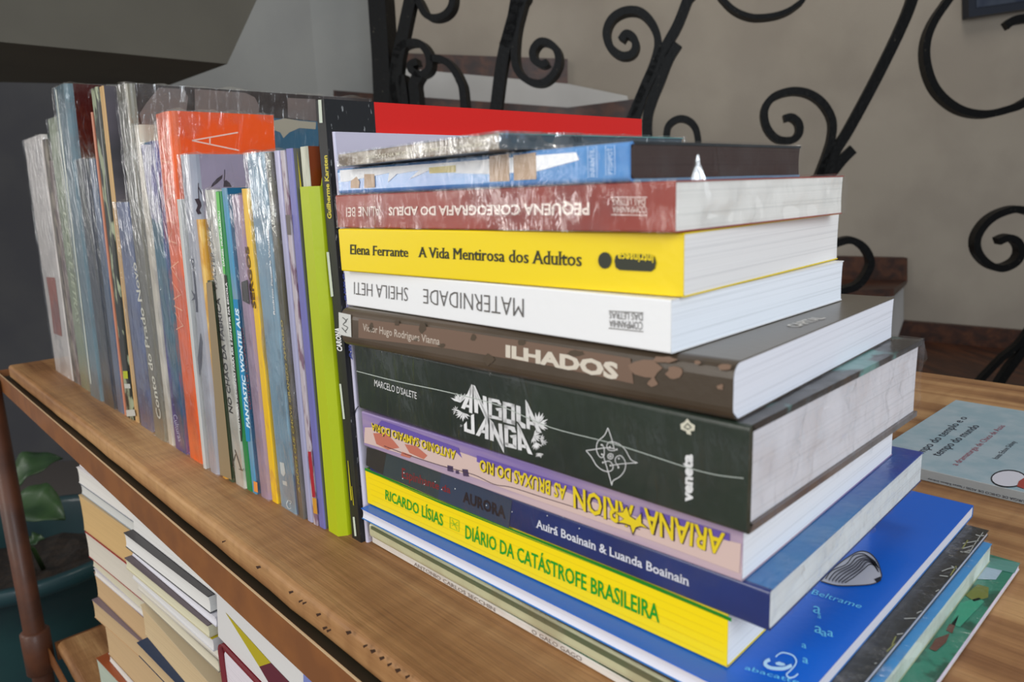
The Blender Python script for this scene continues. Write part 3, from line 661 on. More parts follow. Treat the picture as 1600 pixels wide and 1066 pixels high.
ilh.polys('spine', 'pale_blotch', [blob(x, y, a, b) for x, y, a, b in ((1010,575,28,17),(1055,582,16,12),(1020,598,9,8),(1133,574,14,6),(1090,566,6,4),(1125,605,6,5),(1038,562,20,6))], ink((124, 98, 80)), e=.0003, each=True)
ilh.polys('spine', 'label_patch', [[(529,488),(548,492),(549,527),(530,523)]], ink((202, 202, 196)), e=.0004)
ilh.strokes('spine', 'label_mark', [[(535,496),(541,502),(536,507),(543,512),(539,518)], [(543,498),(538,505)], [(534,512),(541,520)]], 1.1, ink((92, 92, 88)), e=.0006)
ilh.text('spine', 'author_text', 'Victor Hugo Rodrigues Vianna', [(567,520.5),(687,543.5),(687,527.5),(567,505.5)], ink((190, 176, 162)), .008)
ilh.text('spine', 'title_text', 'ILHADOS', [(790,558.5),(966,595),(966,567),(790,538.5)], ink((206, 196, 180)), .05)
ilh.line('front', 'cover_text', 'CAPITAL', (1236,510), (1281,496), .0055, ink((206, 200, 190)), .02)
mt_ = flatbook('book', 'white paperback with thin grey upside-down lettering, between the yellow and brown books', -.1429, .2059, 1.4, .2045, .1453, .0188, .1434)
mt_.build(cover((236, 236, 236), .4), page=(236, 240, 246), r=.0007)
GR = ink((96, 92, 88))
mt_.text('spine', 'title_text', 'MATERNIDADE', [(818,467),(661,451.5),(661,474),(818,496)], GR, -.012)
mt_.text('spine', 'author_text', 'SHEILA HETI', [(637,449.5),(553,440.5),(553,460),(637,471)], GR, -.012)
mt_.text('spine', 'publisher_text', 'COMPANHIA', [(1004,503),(952,500),(952,511),(1004,516)], GR)
mt_.text('spine', 'publisher_text', 'DAS LETRAS', [(1004,490),(952,487.5),(952,497.5),(1004,501.5)], GR)
mt_.strokes('spine', 'publisher_text', [[(951,486),(1005,489)], [(951,513),(1005,518.5)]], 1.3, GR, smooth=False)
ele = flatbook('book', 'thick yellow paperback with bold black serif title, third book from the top', -.1411, .2104, 3.9, .2019, .1446, .0219, .1625)
ele.build(cover((238, 208, 0), .4, coat=.08), page=(232, 230, 228), r=.0008)
K = ink((38, 42, 26))
def serifs(b, quad, n): pass
ele.text('spine', 'author_text', '~Elena Ferrante', [(547,397.5),(637,402),(637,387),(547,382)], K, 0)
ele.text('spine', 'title_text', '~A Vida Mentirosa dos Adultos', [(653,402),(908,416.5),(908,394),(653,386)], K, 0)
ele.text('spine', 'title_text', '~A Vida Mentirosa dos Adultos', [(653.9,402),(908.9,416.5),(908.9,394),(653.9,386)], K, 0, e=.0002)
ele.text('spine', 'author_text', '~Elena Ferrante', [(547.8,397.5),(637.8,402),(637.8,387),(547.8,382)], K, 0, e=.0002)
ele.polys('spine', 'publisher_logo', [circ(945, 407, 1, 18)[:0] or [(945+10.5*math.cos(6.283*i/18), 407+13*math.sin(6.283*i/18)) for i in range(18)],
   [(962+8*(1-math.cos(a)), 409.5-14*math.sin(a)*1) for a in [math.pi/2*k/5*1 for k in range(-5, 6)]][:0] or [(968,396),(1017,398),(1023,402),(1025,411),(1023,420),(1017,424.5),(968,422),(962,418),(960,408),(962,400)]], K, e=.0004)
ele.text('spine', 'publisher_text', 'intrinseca', [(1021,398),(965,396),(965,407),(1021,411)], ink((244, 216, 0)), .02, e=.0006)
peq = flatbook('book', 'brick red shrink-wrapped paperback with white upside-down title, above the yellow paperback', -.1411, .2053, 1.05, .2100, .1342, .0169, .1847)
peq.build(cover((158, 66, 52), .35, rgb2=(148, 58, 46), scale=(20, 20, 20)), page=(230, 228, 222), r=.0008)
PK = ink((240, 222, 212))
peq.text('spine', 'title_text', 'PEQUENA COREOGRAFIA DO ADEUS', [(921,312.5),(607,321),(607,337),(921,336.5)], PK, .03)
peq.text('spine', 'author_text', 'ALINE BEI', [(594,322),(541,324.5),(541,339),(594,337.5)], PK)
peq.text('spine', 'publisher_text', 'COMPANHIA', [(1010,322),(957,322.5),(957,332.5),(1010,333)], PK)
peq.text('spine', 'publisher_text', 'DAS LETRAS', [(1008,311),(957,311),(957,320.5),(1008,321)], PK)
peq.strokes('spine', 'publisher_text', [[(955,308.5),(1011,308.5)], [(955,335.5),(1011,336.5)]], 1.3, PK, smooth=False)
peq.wrap(.17, amp=.0010, fr=120)
# the torn tab of film standing up at the corner of the pages
q = [onv(x, y, (peq.m(.21, .02, 0)-CP).dot(FH)+.002) for x, y in ((1078,287),(1086,262),(1091,240),(1095,258),(1104,284),(1094,292))]
part('film_tab', *prism(q, FH*.0012), plastic(.9), peq.root)
hip = flatbook('book', 'glossy blue picture book with painted white sheen and dark page edges, second from the top', -.1590, .2041, .1, .1920, .1252, .0136, .2018)
hip.build(cover((58, 118, 190), .12, rgb2=(96, 154, 214), scale=(18, 18, 60), lo=.4, hi=.6, coat=1, crough=.04), front=cover((40, 44, 46), .3), back=cover((110, 150, 180), .3), page=(70, 58, 54), r=.0022, ct=.001)
hip.polys('spine', 'cream_picture', [[(548,283),(557,276),(562,284),(561,294),(548,294)], [(569,272),(585,272),(586,293),(569,294)], [(764,244),(795,240),(796,283),(765,284)], [(802,243),(837,238),(838,280),(803,282)]], ink((196, 168, 142)), e=.0003, each=True)
hip.polys('spine', 'white_sheen', [[(531,266),(700,254),(900,238),(905,250),(860,262),(838,268),(760,272),(700,270),(680,262),(640,280),(655,266),(620,272),(606,285),(608,270),(540,284),(532,284)]], ink((244, 246, 250)), e=.00025)  # bright reflection off the glossy spine, painted on as a white shape
hip.polys('spine', 'cream_picture', [[(670,262),(712,258),(712,269),(671,271)]], ink((216, 202, 140)), e=.00035)
hip.text('spine', 'publisher_text', 'INFANTIL', [(930,276),(929,232),(921,233),(922,276)], ink((200, 222, 242)), e=.0004)
hip.text('spine', 'publisher_text', 'PTISHPOT', [(958,272),(957,231),(949,232),(950,272)], ink((200, 222, 242)), e=.0004)
hip.strokes('spine', 'publisher_text', [[(919,277),(918,229),(932,228),(933,277),(919,277)], [(947,274),(946,228),(960,227),(961,273),(947,274)]], .9, ink((190, 216, 240)), smooth=False, e=.0004)
hip.wrap(.07, amp=.0006, fr=70)
mus = flatbook('book', 'small thin square book in crinkled silvery film, on top of the stack', -.2085, .1894, -3.4, .1290, .1107, .0060, .2157)
mus.build(cover((112, 92, 64), .28, rgb2=(190, 182, 168), scale=(60, 60, 200), lo=.4, hi=.62, coat=.7), front=cover((96, 140, 138), .3), back=cover((60, 66, 70), .3), page=(74, 86, 94), r=.0006)
mus.text('spine', 'title_text', 'CRIAÇÕES NA MÚSICA INSTRUMENTAL BRASILEIRA', [(571,250.5),(762,228.5),(762,220),(571,242)], ink((226, 220, 200)), .02, e=.0003)
mus.wrap(.34, amp=.0012, fr=160)
# separate thin book lying alone at the back of the table
tm = Book('book', 'pale blue-grey theatre paperback lying alone on the table behind the stack', 'flat', x=0.02, y=onz(1440, 752, 0).y, yaw=-.6, L=.21, D=.185, T=.0080, z=0)
tm.build(cover((170, 174, 172), .4), front=cover((168, 186, 194), .35, rgb2=(150, 176, 186), scale=(60, 60, 60), coat=.3), page=(220, 218, 210), r=.0005)
TX = ink((38, 44, 60))
tm.line('front', 'title_text', 'O tempo do templo e o', (1418,724), (1508,652), .0082, TX)
tm.line('front', 'title_text', 'tempo do mundo', (1463,712), (1527,665), .0082, TX)
tm.line('front', 'subtitle_text', 'a dramaturgia de Chico de Assis', (1492,727), (1568,665), .0056, ink((160, 96, 110)))
tm.line('front', 'author_text', 'Isaias Edson Sidney', (1556,717), (1586,690), .0045, TX)
tm.strokes('front', 'emblem', [[(1576+27*math.cos(a), 748+13*math.sin(a)) for a in [6.283*i/20 for i in range(21)]]], 1.6, ink((20, 22, 30)))
tm.polys('front', 'emblem', [[(1576+26*math.cos(6.283*i/20), 748+12*math.sin(6.283*i/20)) for i in range(20)]], ink((208, 206, 214)), e=.0002)
tm.polys('front', 'emblem', [[(1589,760),(1592,752),(1600,747),(1612,750),(1612,762),(1600,764)]], ink((160, 60, 50)), e=.0004)
tm.text('spine', 'spine_text', 'A DRAMATURGIA DE CHICO DE ASSIS / Isaias Edson Sidney', [(1642,790),(1450,746.5),(1450,750),(1642,796)], TX)
# ------------------------------------------------------------------ the standing row (left to right)
RG = 'books standing in the row'
def up(label, xl, xr, sl, sr, h, y, D=.15): return Book('book', label, 'up', xl=xl, xr=xr, sl=sl, sr=sr, h=h, y=y, D=D, group=RG)
CREAM = (214, 206, 188)
b = up('wide white shrink-wrapped volume with a red-brown patch on its spine, far left of the row', -1.062, -.969, .120, .123, .279, .189, .17)
b.build(cover((206, 200, 196), .35, coat=.7, crough=.1), front=cover((10, 46, 36)), page=CREAM, r=.006)
b.polys('spine', 'red_patch', [[(72,433),(86,434),(97,526),(84,521),(78,470)]], ink((138, 78, 66)))
b.wrap(.27, amp=.0014, fr=60)
b = up('thin mottled grey magazine just right of the wide white volume', -.9685, -.9545, .125, .130, .273, .189, .17)
b.build(cover((128, 120, 108), .4, rgb2=(80, 74, 72), scale=(200, 200, 60)), r=.002)
b = up('shorter thin grey-mauve book before the grey-green lettered spine', -.954, -.939, .131, .134, .250, .1893, .16)
b.build(cover((146, 136, 128), .4, rgb2=(90, 74, 76), scale=(200, 200, 40)), r=.002)
b = up('grey-green book with faint pale capitals running down its spine', -.938, -.890, .134, .138, .290, .189, .18)
b.build(cover((122, 134, 108), .4, rgb2=(140, 150, 122), scale=(20, 20, 20), coat=.5), page=CREAM, r=.006)
b.line('spine', 'title_text', 'LUCES E LETRAS', (101,332), (122,505), .016, ink((176, 184, 160)), .02)
b.wrap(.16)
b = up('tall pale blue-grey book with a dark maroon front cover, near the left end', -.8865, -.8375, .138, .135, .3134, .186, .20)
b.build(cover((102, 128, 136), .35, rgb2=(92, 118, 130), scale=(12, 12, 4), coat=.6, crough=.15), front=cover((70, 10, 8), .25, coat=.6), page=CREAM, r=.007)
b.line('spine', 'white_edge', 'I', (87,140), (142,600), .005, ink((206, 212, 200)))
b.wrap(.16)
for i, (xl, xr, sl, sr, h, lab, c1, c2) in enumerate((( -.8365, -.7935, .131, .119, .2444, 'dark blue-green patterned book with a shiny edge, left one of two short dark spines', (34, 42, 56), (78, 80, 62)),
                                 (-.7925, -.7675, .119, .121, .2426, 'slate blue book, right one of two short dark spines beneath the maroon cover', (60, 80, 104), (112, 124, 150)))):
    b = up(lab, xl, xr, sl, sr, h, .187 + i*.001, .14)
    b.build(cover(c1, .4, rgb2=c2, scale=(60, 60, 9), lo=.45, hi=.7, coat=.5), page=CREAM, r=.006)
    b.wrap(.14)
b = up('very thin salmon-edged booklet before the black speckled spine', -.7665, -.7625, .124, .124, .281, .188, .15)
b.build(cover((196, 126, 98), .4), r=.0008)
b = up('tall book with a black and white speckled spine', -.762, -.736, .124, .122, .299, .188, .17)
b.build(cover((28, 30, 22), .4, rgb2=(150, 158, 128), scale=(120, 120, 36), lo=.52, hi=.58, coat=.4), page=CREAM, r=.006)
b.polys('spine', 'white_patch', [[(194,600),(203,600),(204,607),(195,607)], [(197,641),(210,640),(212,650),(198,651)]], ink((186, 186, 178)), each=True)
b.polys('spine', 'lime_patch', [[(192,580),(199,580),(200,592),(193,592)]], ink((172, 178, 20)))
b = up('thin plain tan book with a mauve-grey front cover', -.7355, -.7250, .122, .122, .298, .189, .18)
b.build(cover((196, 158, 104), .5), front=cover((112, 104, 112), .3, rgb2=(78, 76, 80), scale=(4, 4, 10), coat=.4), page=CREAM, r=.0008)
b = up('short denim blue shrink-wrapped book with a crinkled film top', -.7235, -.6815, .098, .084, .2035, .1885, .13)
b.build(cover((76, 88, 128), .4, rgb2=(92, 104, 140), scale=(20, 20, 6), coat=.7), page=CREAM, r=.008)
b.wrap(.24, amp=.0012, fr=120)
b = up('tall grey shrink-wrapped book whose wide cover shows grey hexagon shapes and a blue strip', -.6770, -.6440, .089, .078, .2914, .187, .215)
b.build(cover((124, 120, 104), .35, rgb2=(104, 102, 92), scale=(12, 12, 6), coat=.7), front=cover((52, 42, 38), .3, coat=.4, rgb2=(64, 56, 52), scale=(6, 6, 6)), page=CREAM, r=.006)
b.line('spine', 'title_text', 'Conto do Prado Novo', (249,655), (209,410), .012, ink((206, 204, 190)), .02)
HX = mat('print_hexagon', (122, 108, 102), .35, rgb2=(108, 98, 94), scale=(14, 14, 14))
b.polys('front', 'hexagon_print', [[(225,208),(218,178),(228,162),(248,137),(287,139),(294,152),(291,176),(270,208)], [(304,139),(383,145),(398,152),(405,165),(404,184),(305,176)], [(449,153),(493,155),(495,190),(450,184)]], HX, each=True)
b.polys('front', 'blue_print', [[(383,181),(498,190),(498,262),(383,262)]], ink((50, 96, 122)), e=.0003)
b.polys('front', 'sand_print', [[(384,206),(404,207),(404,262),(384,262)], [(406,214),(424,217),(424,262),(406,262)], [(384,196),(425,200),(425,206),(384,202)]], ink((166, 146, 104)), e=.0004, each=True)
b.polys('front', 'scribble_print', [[(420,190),(445,185),(470,189),(494,191),(493,202),(468,200),(452,207),(443,216),(438,207),(425,202)]], ink((166, 158, 140)), e=.0004)
b.polys('front', 'orange_print', [[(224,205),(243,205),(243,226),(225,226)]], ink((168, 92, 20)), e=.0004)
b.wrap(.16, amp=.0012, fr=90)
b = up('cream book with a soft rounded spine, left of the violet and white one', -.6435, -.6295, .081, .085, .260, .188, .07)
b.build(cover((188, 178, 160), .4, rgb2=(206, 200, 186), scale=(20, 20, 5), coat=.5), page=CREAM, r=.004)
b.wrap(.16)
b = up('violet-blue and white shrink-wrapped book directly left of the orange one', -.629, -.5965, .0855, .083, .2461, .188, .07)
b.build(cover((44, 34, 132), .35, rgb2=(24, 96, 120), scale=(34, 34, 5), lo=.48, hi=.6, coat=.8), front=cover((24, 18, 78)), page=CREAM, r=.006)
b.line('spine', 'title_text', 'Culturas', (273,648), (282,690), .010, ink((190, 192, 220)))
b.polys('spine', 'white_print', [[(220,226),(238,226),(252,330),(248,350),(236,340),(228,290)]], mat('print_streak', (184, 182, 196), .4, rgb2=(60, 52, 130), scale=(90, 90, 30), lo=.5, hi=.56))
b.wrap(.27, amp=.0014, fr=100)
b = up('bright orange shrink-wrapped book with a thin white letter on its cover', -.5955, -.5640, .083, .084, .2634, .188, .076)
b.build(cover((238, 96, 22), .35, coat=.7), front=cover((246, 84, 0), .3, coat=.5), page=CREAM, r=.006)
b.strokes('front', 'cover_letter', [[(300,219.6),(372,207)], [(300,219.6),(373,235)], [(328,215),(328,226)]], 2.2, ink((240, 196, 180)), smooth=False)
b.line('spine', 'title_text', 'VIVA MARIA', (282,520), (255,205), .018, ink((240, 168, 130)), -.03)
b.wrap(.19, amp=.0010, fr=120)
b = up('very thin plain white booklet standing between the orange and lilac-grey books', -.5580, -.5530, .075, .076, .2035, .186, .10)
b.build(cover((196, 196, 192)), r=.0006)
b = up('lilac-grey hardback with a dark leafy branch on its cover', -.5515, -.5310, .078, .079, .2326, .187, .14)
b.build(cover((150, 154, 172), .3, rgb2=(164, 166, 176), scale=(10, 10, 3), coat=.7, crough=.15), front=cover((158, 146, 166), .3, coat=.6), page=CREAM, r=.007)
LF = ink((62, 48, 58))
b.polys('front', 'leaf_print', [[(329,294),(332,287),(339,279),(348,273),(347,279),(340,286)], [(349,292),(350,284),(353,281),(359,286),(362,292)], [(304,311),(311,310),(314,316),(315,322),(312,328),(315,334),(309,335),(306,329),(309,321)]], LF, each=True)
b.strokes('front', 'stem_print', [[(351,265),(351,275),(350,284)], [(310,286),(310,298),(311,312)], [(310,292),(316,304)]], 1.3, LF)
b.polys('spine', 'branch_print', [[(299,405),(302,405),(308,470),(309,488),(306,488),(304,450)], [(298,452),(304,460),(305,468),(299,470),(303,464)], [(313,520),(316,535),(315,570),(312,590),(309,560)]], ink((64, 68, 84)), each=True)
b.wrap(.12)
b = up('thin golden book rising behind the short olive green one', -.5285, -.5190, .052, .042, .1895, .1885, .11)
b.build(cover((206, 150, 50), .35, rgb2=(226, 184, 96), scale=(160, 160, 60), lo=.5, hi=.62, coat=.8), back=cover((150, 132, 104)), page=CREAM, r=.003)
b.polys('spine', 'worn_lower_edge', [[(322,442),(331,440),(362,750),(344,742)]], ink((140, 122, 92)))
b = up('shortest book of the row, plain dark olive green', -.5180, -.5095, .034, .033, .1478, .189, .10)
b.build(cover((58, 70, 46), .45), page=CREAM, r=.002)
b = up('white-spined book with black capitals about a factory floor', -.5090, -.4908, .030, .029, .2085, .1903, .14)
b.build(cover((196, 194, 184), .35, coat=.7), page=CREAM, r=.003)
b.line('spine', 'title_text', 'NO CHÃO DA FÁBRICA', (360,645), (339,465), .0085, ink((44, 42, 40)), .02)
b.line('spine', 'author_text', 'WALTER SALAZAR', (337,455), (324,320), .006, ink((96, 94, 88)), .02)
b.strokes('spine', 'drawing', [[(367,703),(377,735),(381,733)], [(360,727),(366,729)], [(368,710),(363,727)], [(373,733),(380,736)]], 1.2, ink((60, 60, 56)), smooth=False)
b.wrap(.24, amp=.0008, fr=160)
b = up('thin green book with small white capitals, right of the white factory book', -.4905, -.4822, .029, .028, .2073, .1913, .13)
b.build(cover((14, 122, 62), .4), page=CREAM, r=.001)
b.polys('spine', 'black_strip', [[(350,430),(354,430),(378,668),(378,690),(372,690)]], ink((40, 44, 34)))
b.polys('spine', 'light_green_panel', [[(337,300),(342,300),(352,428),(347,428)]], ink((104, 186, 92)))
b.line('spine', 'title_text', 'HISTÓRIAS INDÍGENAS PARA RIR E REFLETIR NA ESCOLA', (374,672), (353,441), .0036, TXT_W, .03)
b.line('spine', 'author_text', 'DANIEL MUNDURUKU', (350,416), (342,330), .003, TXT_W, .02)
b = up('sky blue book with white slanted capitals, right of the thin green one', -.4820, -.4753, .028, .030, .2091, .1916, .14)
b.build(cover((70, 140, 176), .4, rgb2=(120, 146, 162), scale=(40, 40, 12), lo=.45, hi=.62), front=cover((8, 92, 130)), page=CREAM, r=.001)
b.polys('spine', 'orange_patch', [[(396,752),(402,754),(403,770),(397,768)]], ink((224, 140, 60)))
b.polys('spine', 'bright_blue_panel', [[(364,468),(371,468),(389,660),(391,690),(384,690)]], ink((8, 128, 176)))
b.line('spine', 'title_text', 'FANTASTIC WONTIE AUS', (388,668), (370,482), .0062, ink((206, 226, 236)), .04)
b = up('mauve rounded-spine book with a dark hexagonal sticker, left of the yellow one', -.4750, -.4574, .030, .024, .2044, .1928, .14)
b.build(cover((150, 122, 146), .35, rgb2=(158, 136, 158), scale=(10, 10, 4), coat=.7, crough=.15), page=CREAM, r=.006)
b.polys('spine', 'hexagon_sticker', [[(377,441),(387,437),(390,476),(379,470)]], ink((46, 40, 36)))
b.line('spine', 'title_text', 'CONTOS DE CUZAMUNGOS', (391,640), (378,512), .0035, ink((150, 60, 60)), .02)
b.wrap(.16)
b = up('thin golden yellow book left of the wide light blue spine', -.4572, -.4486, .0235, .0215, .208, .1944, .13)
b.build(cover((232, 186, 20), .35, rgb2=(214, 160, 50), scale=(160, 160, 60), lo=.55, hi=.66, coat=.5), page=CREAM, r=.001)
b.line('spine', 'title_text', 'SERGOS', (397,482), (385,385), .006, ink((96, 70, 30)), .03)
b = up('wide light blue shrink-wrapped book with small white marks near its foot', -.4475, -.4216, .019, .018, .2282, .195, .15)
b.build(cover((112, 148, 172), .35, rgb2=(122, 156, 176), scale=(6, 6, 3), coat=.7), page=CREAM, r=.004)
b.line('spine', 'author_text', 'Rodrigo Faour e Waldner', (429,492), (418,355), .003, TXT_W, .03)
b.polys('spine', 'white_mark', [[(437,722),(444,724),(446,740),(443,745),(439,740)], [(441,751),(448,753),(449,760),(442,757)]], ink((200, 206, 204)), each=True)
b.strokes('spine', 'white_mark', [[(450,782),(448,788),(451,795),(455,794)], [(450,782),(455,784),(453,788)]], 1.4, ink((190, 200, 204)))
b.polys('spine', 'dark_blue_edge', [[(458,742),(461,744),(467,805),(464,803)]], ink((40, 78, 112)))
b.wrap(.24, amp=.0012, fr=90)
b = up('thin olive-brown book with tiny yellow capitals, right of the wide light blue one', -.4208, -.4128, .017, .017, .2274, .1952, .14)
b.build(cover((72, 66, 40), .4, rgb2=(98, 94, 88), scale=(60, 60, 10), coat=.5), page=CREAM, r=.001)
b.line('spine', 'title_text', 'A NUVEM QUE CHOVE GRANIZO AMARELO', (468,770), (440,500), .0036, ink((168, 150, 60)), .03)
b.line('spine', 'author_text', 'Alberto Maciel', (428,365), (420,250), .004, ink((206, 206, 190)), .02)
b.wrap(.19)
b = up('smooth pale lilac rounded-spine book, right of the olive-brown one', -.4122, -.4035, .016, .015, .2278, .1962, .14)
b.build(cover((164, 160, 190), .3, rgb2=(156, 156, 184), scale=(6, 6, 3), coat=.5), page=CREAM, r=.003)
b = up('thin white and maroon book with a red and orange foot', -.4030, -.3978, .015, .0145, .2275, .1963, .14)
b.build(cover((180, 170, 176), .4, rgb2=(120, 92, 108), scale=(300, 300, 60), lo=.5, hi=.6), page=CREAM, r=.0008)
b.polys('spine', 'red_panel', [[(481,706),(486,706),(493,777),(488,777)]], ink((160, 20, 40)))
b.polys('spine', 'orange_panel', [[(488,778),(494,779),(496,804),(490,802)]], ink((196, 140, 40)))
b.polys('spine', 'grey_panel', [[(446,336),(453,336),(455,367),(449,367)]], ink((104, 96, 92)))
b = up('thin violet-blue book immediately left of the lime green slipcase', -.3972, -.3900, .0145, .0145, .2281, .1971, .14)
b.build(cover((108, 106, 168), .35), front=cover((96, 96, 92)), page=CREAM, r=.001)
# lime slipcase with a taller book inside
y0 = .1979
sc = thing('slipcase', 'lime green card slipcase with a notched top, holding a book with a brown cover', 'slipcase', (-.38, y0+.07, 0))
M_lime = cover((172, 186, 4), .45, coat=.1)
X0, X1, SD, SH, SN = -.3886, -.3722, .14, .207, .2165
def lean(x, z): return x + (.018 if x < -.38 else .012)*z
def lp(x, y, z): return Vector((lean(x, z), y, z))
cf = .0035
prof = [lp(X0, y0+.0022, 0), lp(X0+.0022, y0, 0), lp(X1-.003, y0, 0), lp(X1, y0+.005, 0)]
topz = SH
V, F2 = [], []
for z in (0, topz):
    for q in prof: V.append(lp(q.x - (.0 if 0 else 0), q.y, z) if z else q)
F2 = [(0,1,5,4), (1,2,6,5), (2,3,7,6)]
part('front_panel', V, F2, M_lime, sc)
# right side, with the curved notch at its front top corner
side = [(y0+.005, 0), (y0+SD, 0), (y0+SD, SN)] + [(y0+.005+.030*(1-t)+.004, SN - (SN-SH)*(t**2)*1.0) for t in ()] + [(y0+.0105, SN), (y0+.0085, SN-.0015), (y0+.0072, SN-.005), (y0+.0062, SH), (y0+.005, SH)]
pts = [lp(X1, y, z) for y, z in side]
part('side_panel', *prism(pts, Vector((-.0006, 0, 0))), M_lime, sc)
pts = [lp(X0, y, z) for y, z in ((y0+.0022, 0), (y0+SD, 0), (y0+SD, SN), (y0+.0022, SH))]
part('side_panel', *prism(pts, Vector((.0006, 0, 0))), M_lime, sc)
part('base_panel', [lp(X0, y0+.002, .0004), lp(X1, y0+.005, .0004), lp(X1, y0+SD, .0004), lp(X0, y0+SD, .0004)], [(0, 1, 2, 3)], M_lime, sc)
b = Book('book', 'brown-covered book with yellow and white edges, tucked inside the lime green slipcase', 'up', xl=X0+.0012, xr=X0+.0100, sl=.018, sr=.016, h=.2285, y=y0+.0026, D=.13, group=RG)
b.build(cover((196, 196, 176), .4, rgb2=(160, 160, 140), scale=(200, 200, 30)), front=cover((120, 50, 18), .3, coat=.5), back=cover((206, 190, 30)), r=.0005)
b.polys('spine', 'yellow_edge', [[(455,235),(464,235),(471,292),(460,292)]], ink((206, 190, 30)))
b = up('tall black-spined picture book with a bright red cover, behind the stack', -.3680, -.3580, .006, .002, .2512, .2030, .272)
b.build(cover((18, 18, 18), .5, rgb2=(28, 28, 24), scale=(30, 30, 6), coat=.05), front=cover((222, 26, 18), .4), back=cover((200, 206, 190)), page=(60, 60, 60), r=.0006)
b.polys('front', 'black_strip', [[(520,140),(567,148),(572,215),(572,330),(520,330)]], cover((30, 30, 34), .4, rgb2=(160, 160, 160), scale=(500, 500, 220), lo=.74, hi=.78)) if False else None
pl_ = [b.m(l, d, b.T) + Vector((.0003, 0, 0)) for l, d in ((0, 0), (0, .0305), (b.L, .0305), (b.L, 0))]
part('black_strip', pl_, [(0, 1, 2, 3)], cover((24, 24, 27), .5, rgb2=(140, 140, 140), scale=(500, 500, 160), lo=.64, hi=.70, coat=.05), b.root, via=b.fr)
b.line('spine', 'author_text', 'Guilherme Karsten', (515,342), (508,243), .0046, ink((206, 190, 60)), .03)
b.line('spine', 'title_text', 'CARONA', (531,549), (527,512), .0062, TXT_W, .04)
b.polys('spine', 'white_stripe', [[(510,394),(514,394),(521,463),(517,464)], [(530,600),(533,600),(539,655),(536,655)], [(551,808),(554,808),(557,838),(554,838)], [(497,156),(502,156),(504,192),(499,192)]], ink((196, 204, 188)), each=True)
b.polys('spine', 'yellow_speckle', [[(543,720),(544,720),(550,782),(548,782)], [(549,760),(550,760),(553,790),(552,790)]], ink((186, 176, 20)), each=True)
b = up('lavender-white picture book with blue capitals on its spine, touching the stack', -.3576, -.3548, .002, 0, .2345, .2056, .262)
b.build(cover((198, 194, 214), .35, coat=.2), front=cover((204, 196, 212), .3, coat=.3), page=(206, 200, 190), r=.0012)
b.line('spine', 'title_text', 'ABRAPRACABRA', (548,562), (536,425), .0040, ink((70, 80, 150)), .03)
b.strokes('spine', 'black_line', [[(553,651),(556,640),(560,635)], [(558,757),(564,761)], [(560,783),(565,780)], [(562,806),(566,810)]], 1.5, ink((24, 26, 40)), smooth=False)
# ------------------------------------------------------------------ books on the lower shelf
LG = 'old books piled on the lower shelf'
OLD, TAN, IV = (206, 196, 178), (196, 166, 126), (214, 208, 200)
def low(label, x, y, yaw, L, D, T, z, cov, pg, front=None, tz=0, flip=True, r=.001, ct=.0008, over=0):
    b = Book('book', label, 'flat', x=x, y=y, yaw=yaw, L=L, D=D, T=T, z=z, tz=tz, group=LG)
    b.build(cover(cov, .5, coat=.1), front=cover(front or cov, .5, coat=.15), page=pg, r=r, ct=ct, flip=flip, over=over)
    return b
# left pile, its fore edges to the front
z = LZ + .0008
LP = [  # thickness, right x, y, yaw, length, depth, cover, front, pages, label
 (0.0400, -.690, .172, 4, .205, .13, (34, 32, 34), (36, 36, 38), (60, 60, 62), 'flat black folder at the bottom of the left lower pile'),
 (0.0500, -.705, .170, 5, .195, .13, (120, 52, 24), (150, 74, 34), (176, 186, 170), 'book with a russet cover and green specked edge, low in the left lower pile'),
 (0.0100, -.700, .172, 3, .180, .14, (214, 208, 204), (220, 216, 214), IV, 'thin white book above the russet one in the left lower pile'),
 (0.0510, -.700, .174, 4, .175, .14, (150, 120, 88), (150, 124, 96), TAN, 'worn tan book with browned pages above the thin white one'),
 (0.0220, -.703, .172, 6, .172, .13, (196, 160, 118), (120, 104, 112), (190, 162, 124), 'book with a faded mauve cover and tan pages in the left lower pile'),
 (0.0300, -.698, .173, 4, .178, .14, (160, 132, 98), (150, 120, 110), (192, 160, 120), 'tan-edged book just above the faded mauve one'),
 (0.0080, -.696, .174, 5, .170, .14, (206, 200, 204), (206, 200, 206), IV, 'thin pale lilac-edged book midway up the left lower pile'),
 (0.0120, -.699, .172, 4, .172, .13, (206, 200, 190), (206, 200, 190), (200, 192, 168), 'ivory book beneath the one with a red corner'),
 (0.0300, -.700, .172, 5, .170, .13, (150, 26, 30), (160, 40, 40), (206, 198, 184), 'thick white-edged hardback showing a dark red corner in the left lower pile'),
 (0.0410, -.698, .173, 5, .176, .14, (190, 160, 116), (198, 170, 126), (200, 166, 114), 'thickest tan-paged book of the left lower pile'),
 (0.0120, -.694, .173, 4, .178, .14, (150, 160, 170), (90, 104, 118), (200, 200, 196), 'book with a grey-blue cover near the top of the left pile'),
 (0.0180, -.690, .173, 4, .184, .15, (220, 216, 216), (226, 222, 222), (216, 212, 206), 'white paperback second from the top of the left lower pile'),
 (0.0220, -.688, .173, 3, .186, .15, (226, 222, 224), (230, 226, 228), (220, 216, 212), 'white paperback topmost in the left lower pile'),
]
for T, x, y, yaw, L, D, c, f, pg, lab in LP:
    low(lab, x, y, yaw, L, D, T, z, c, pg, f); z += T + .0006
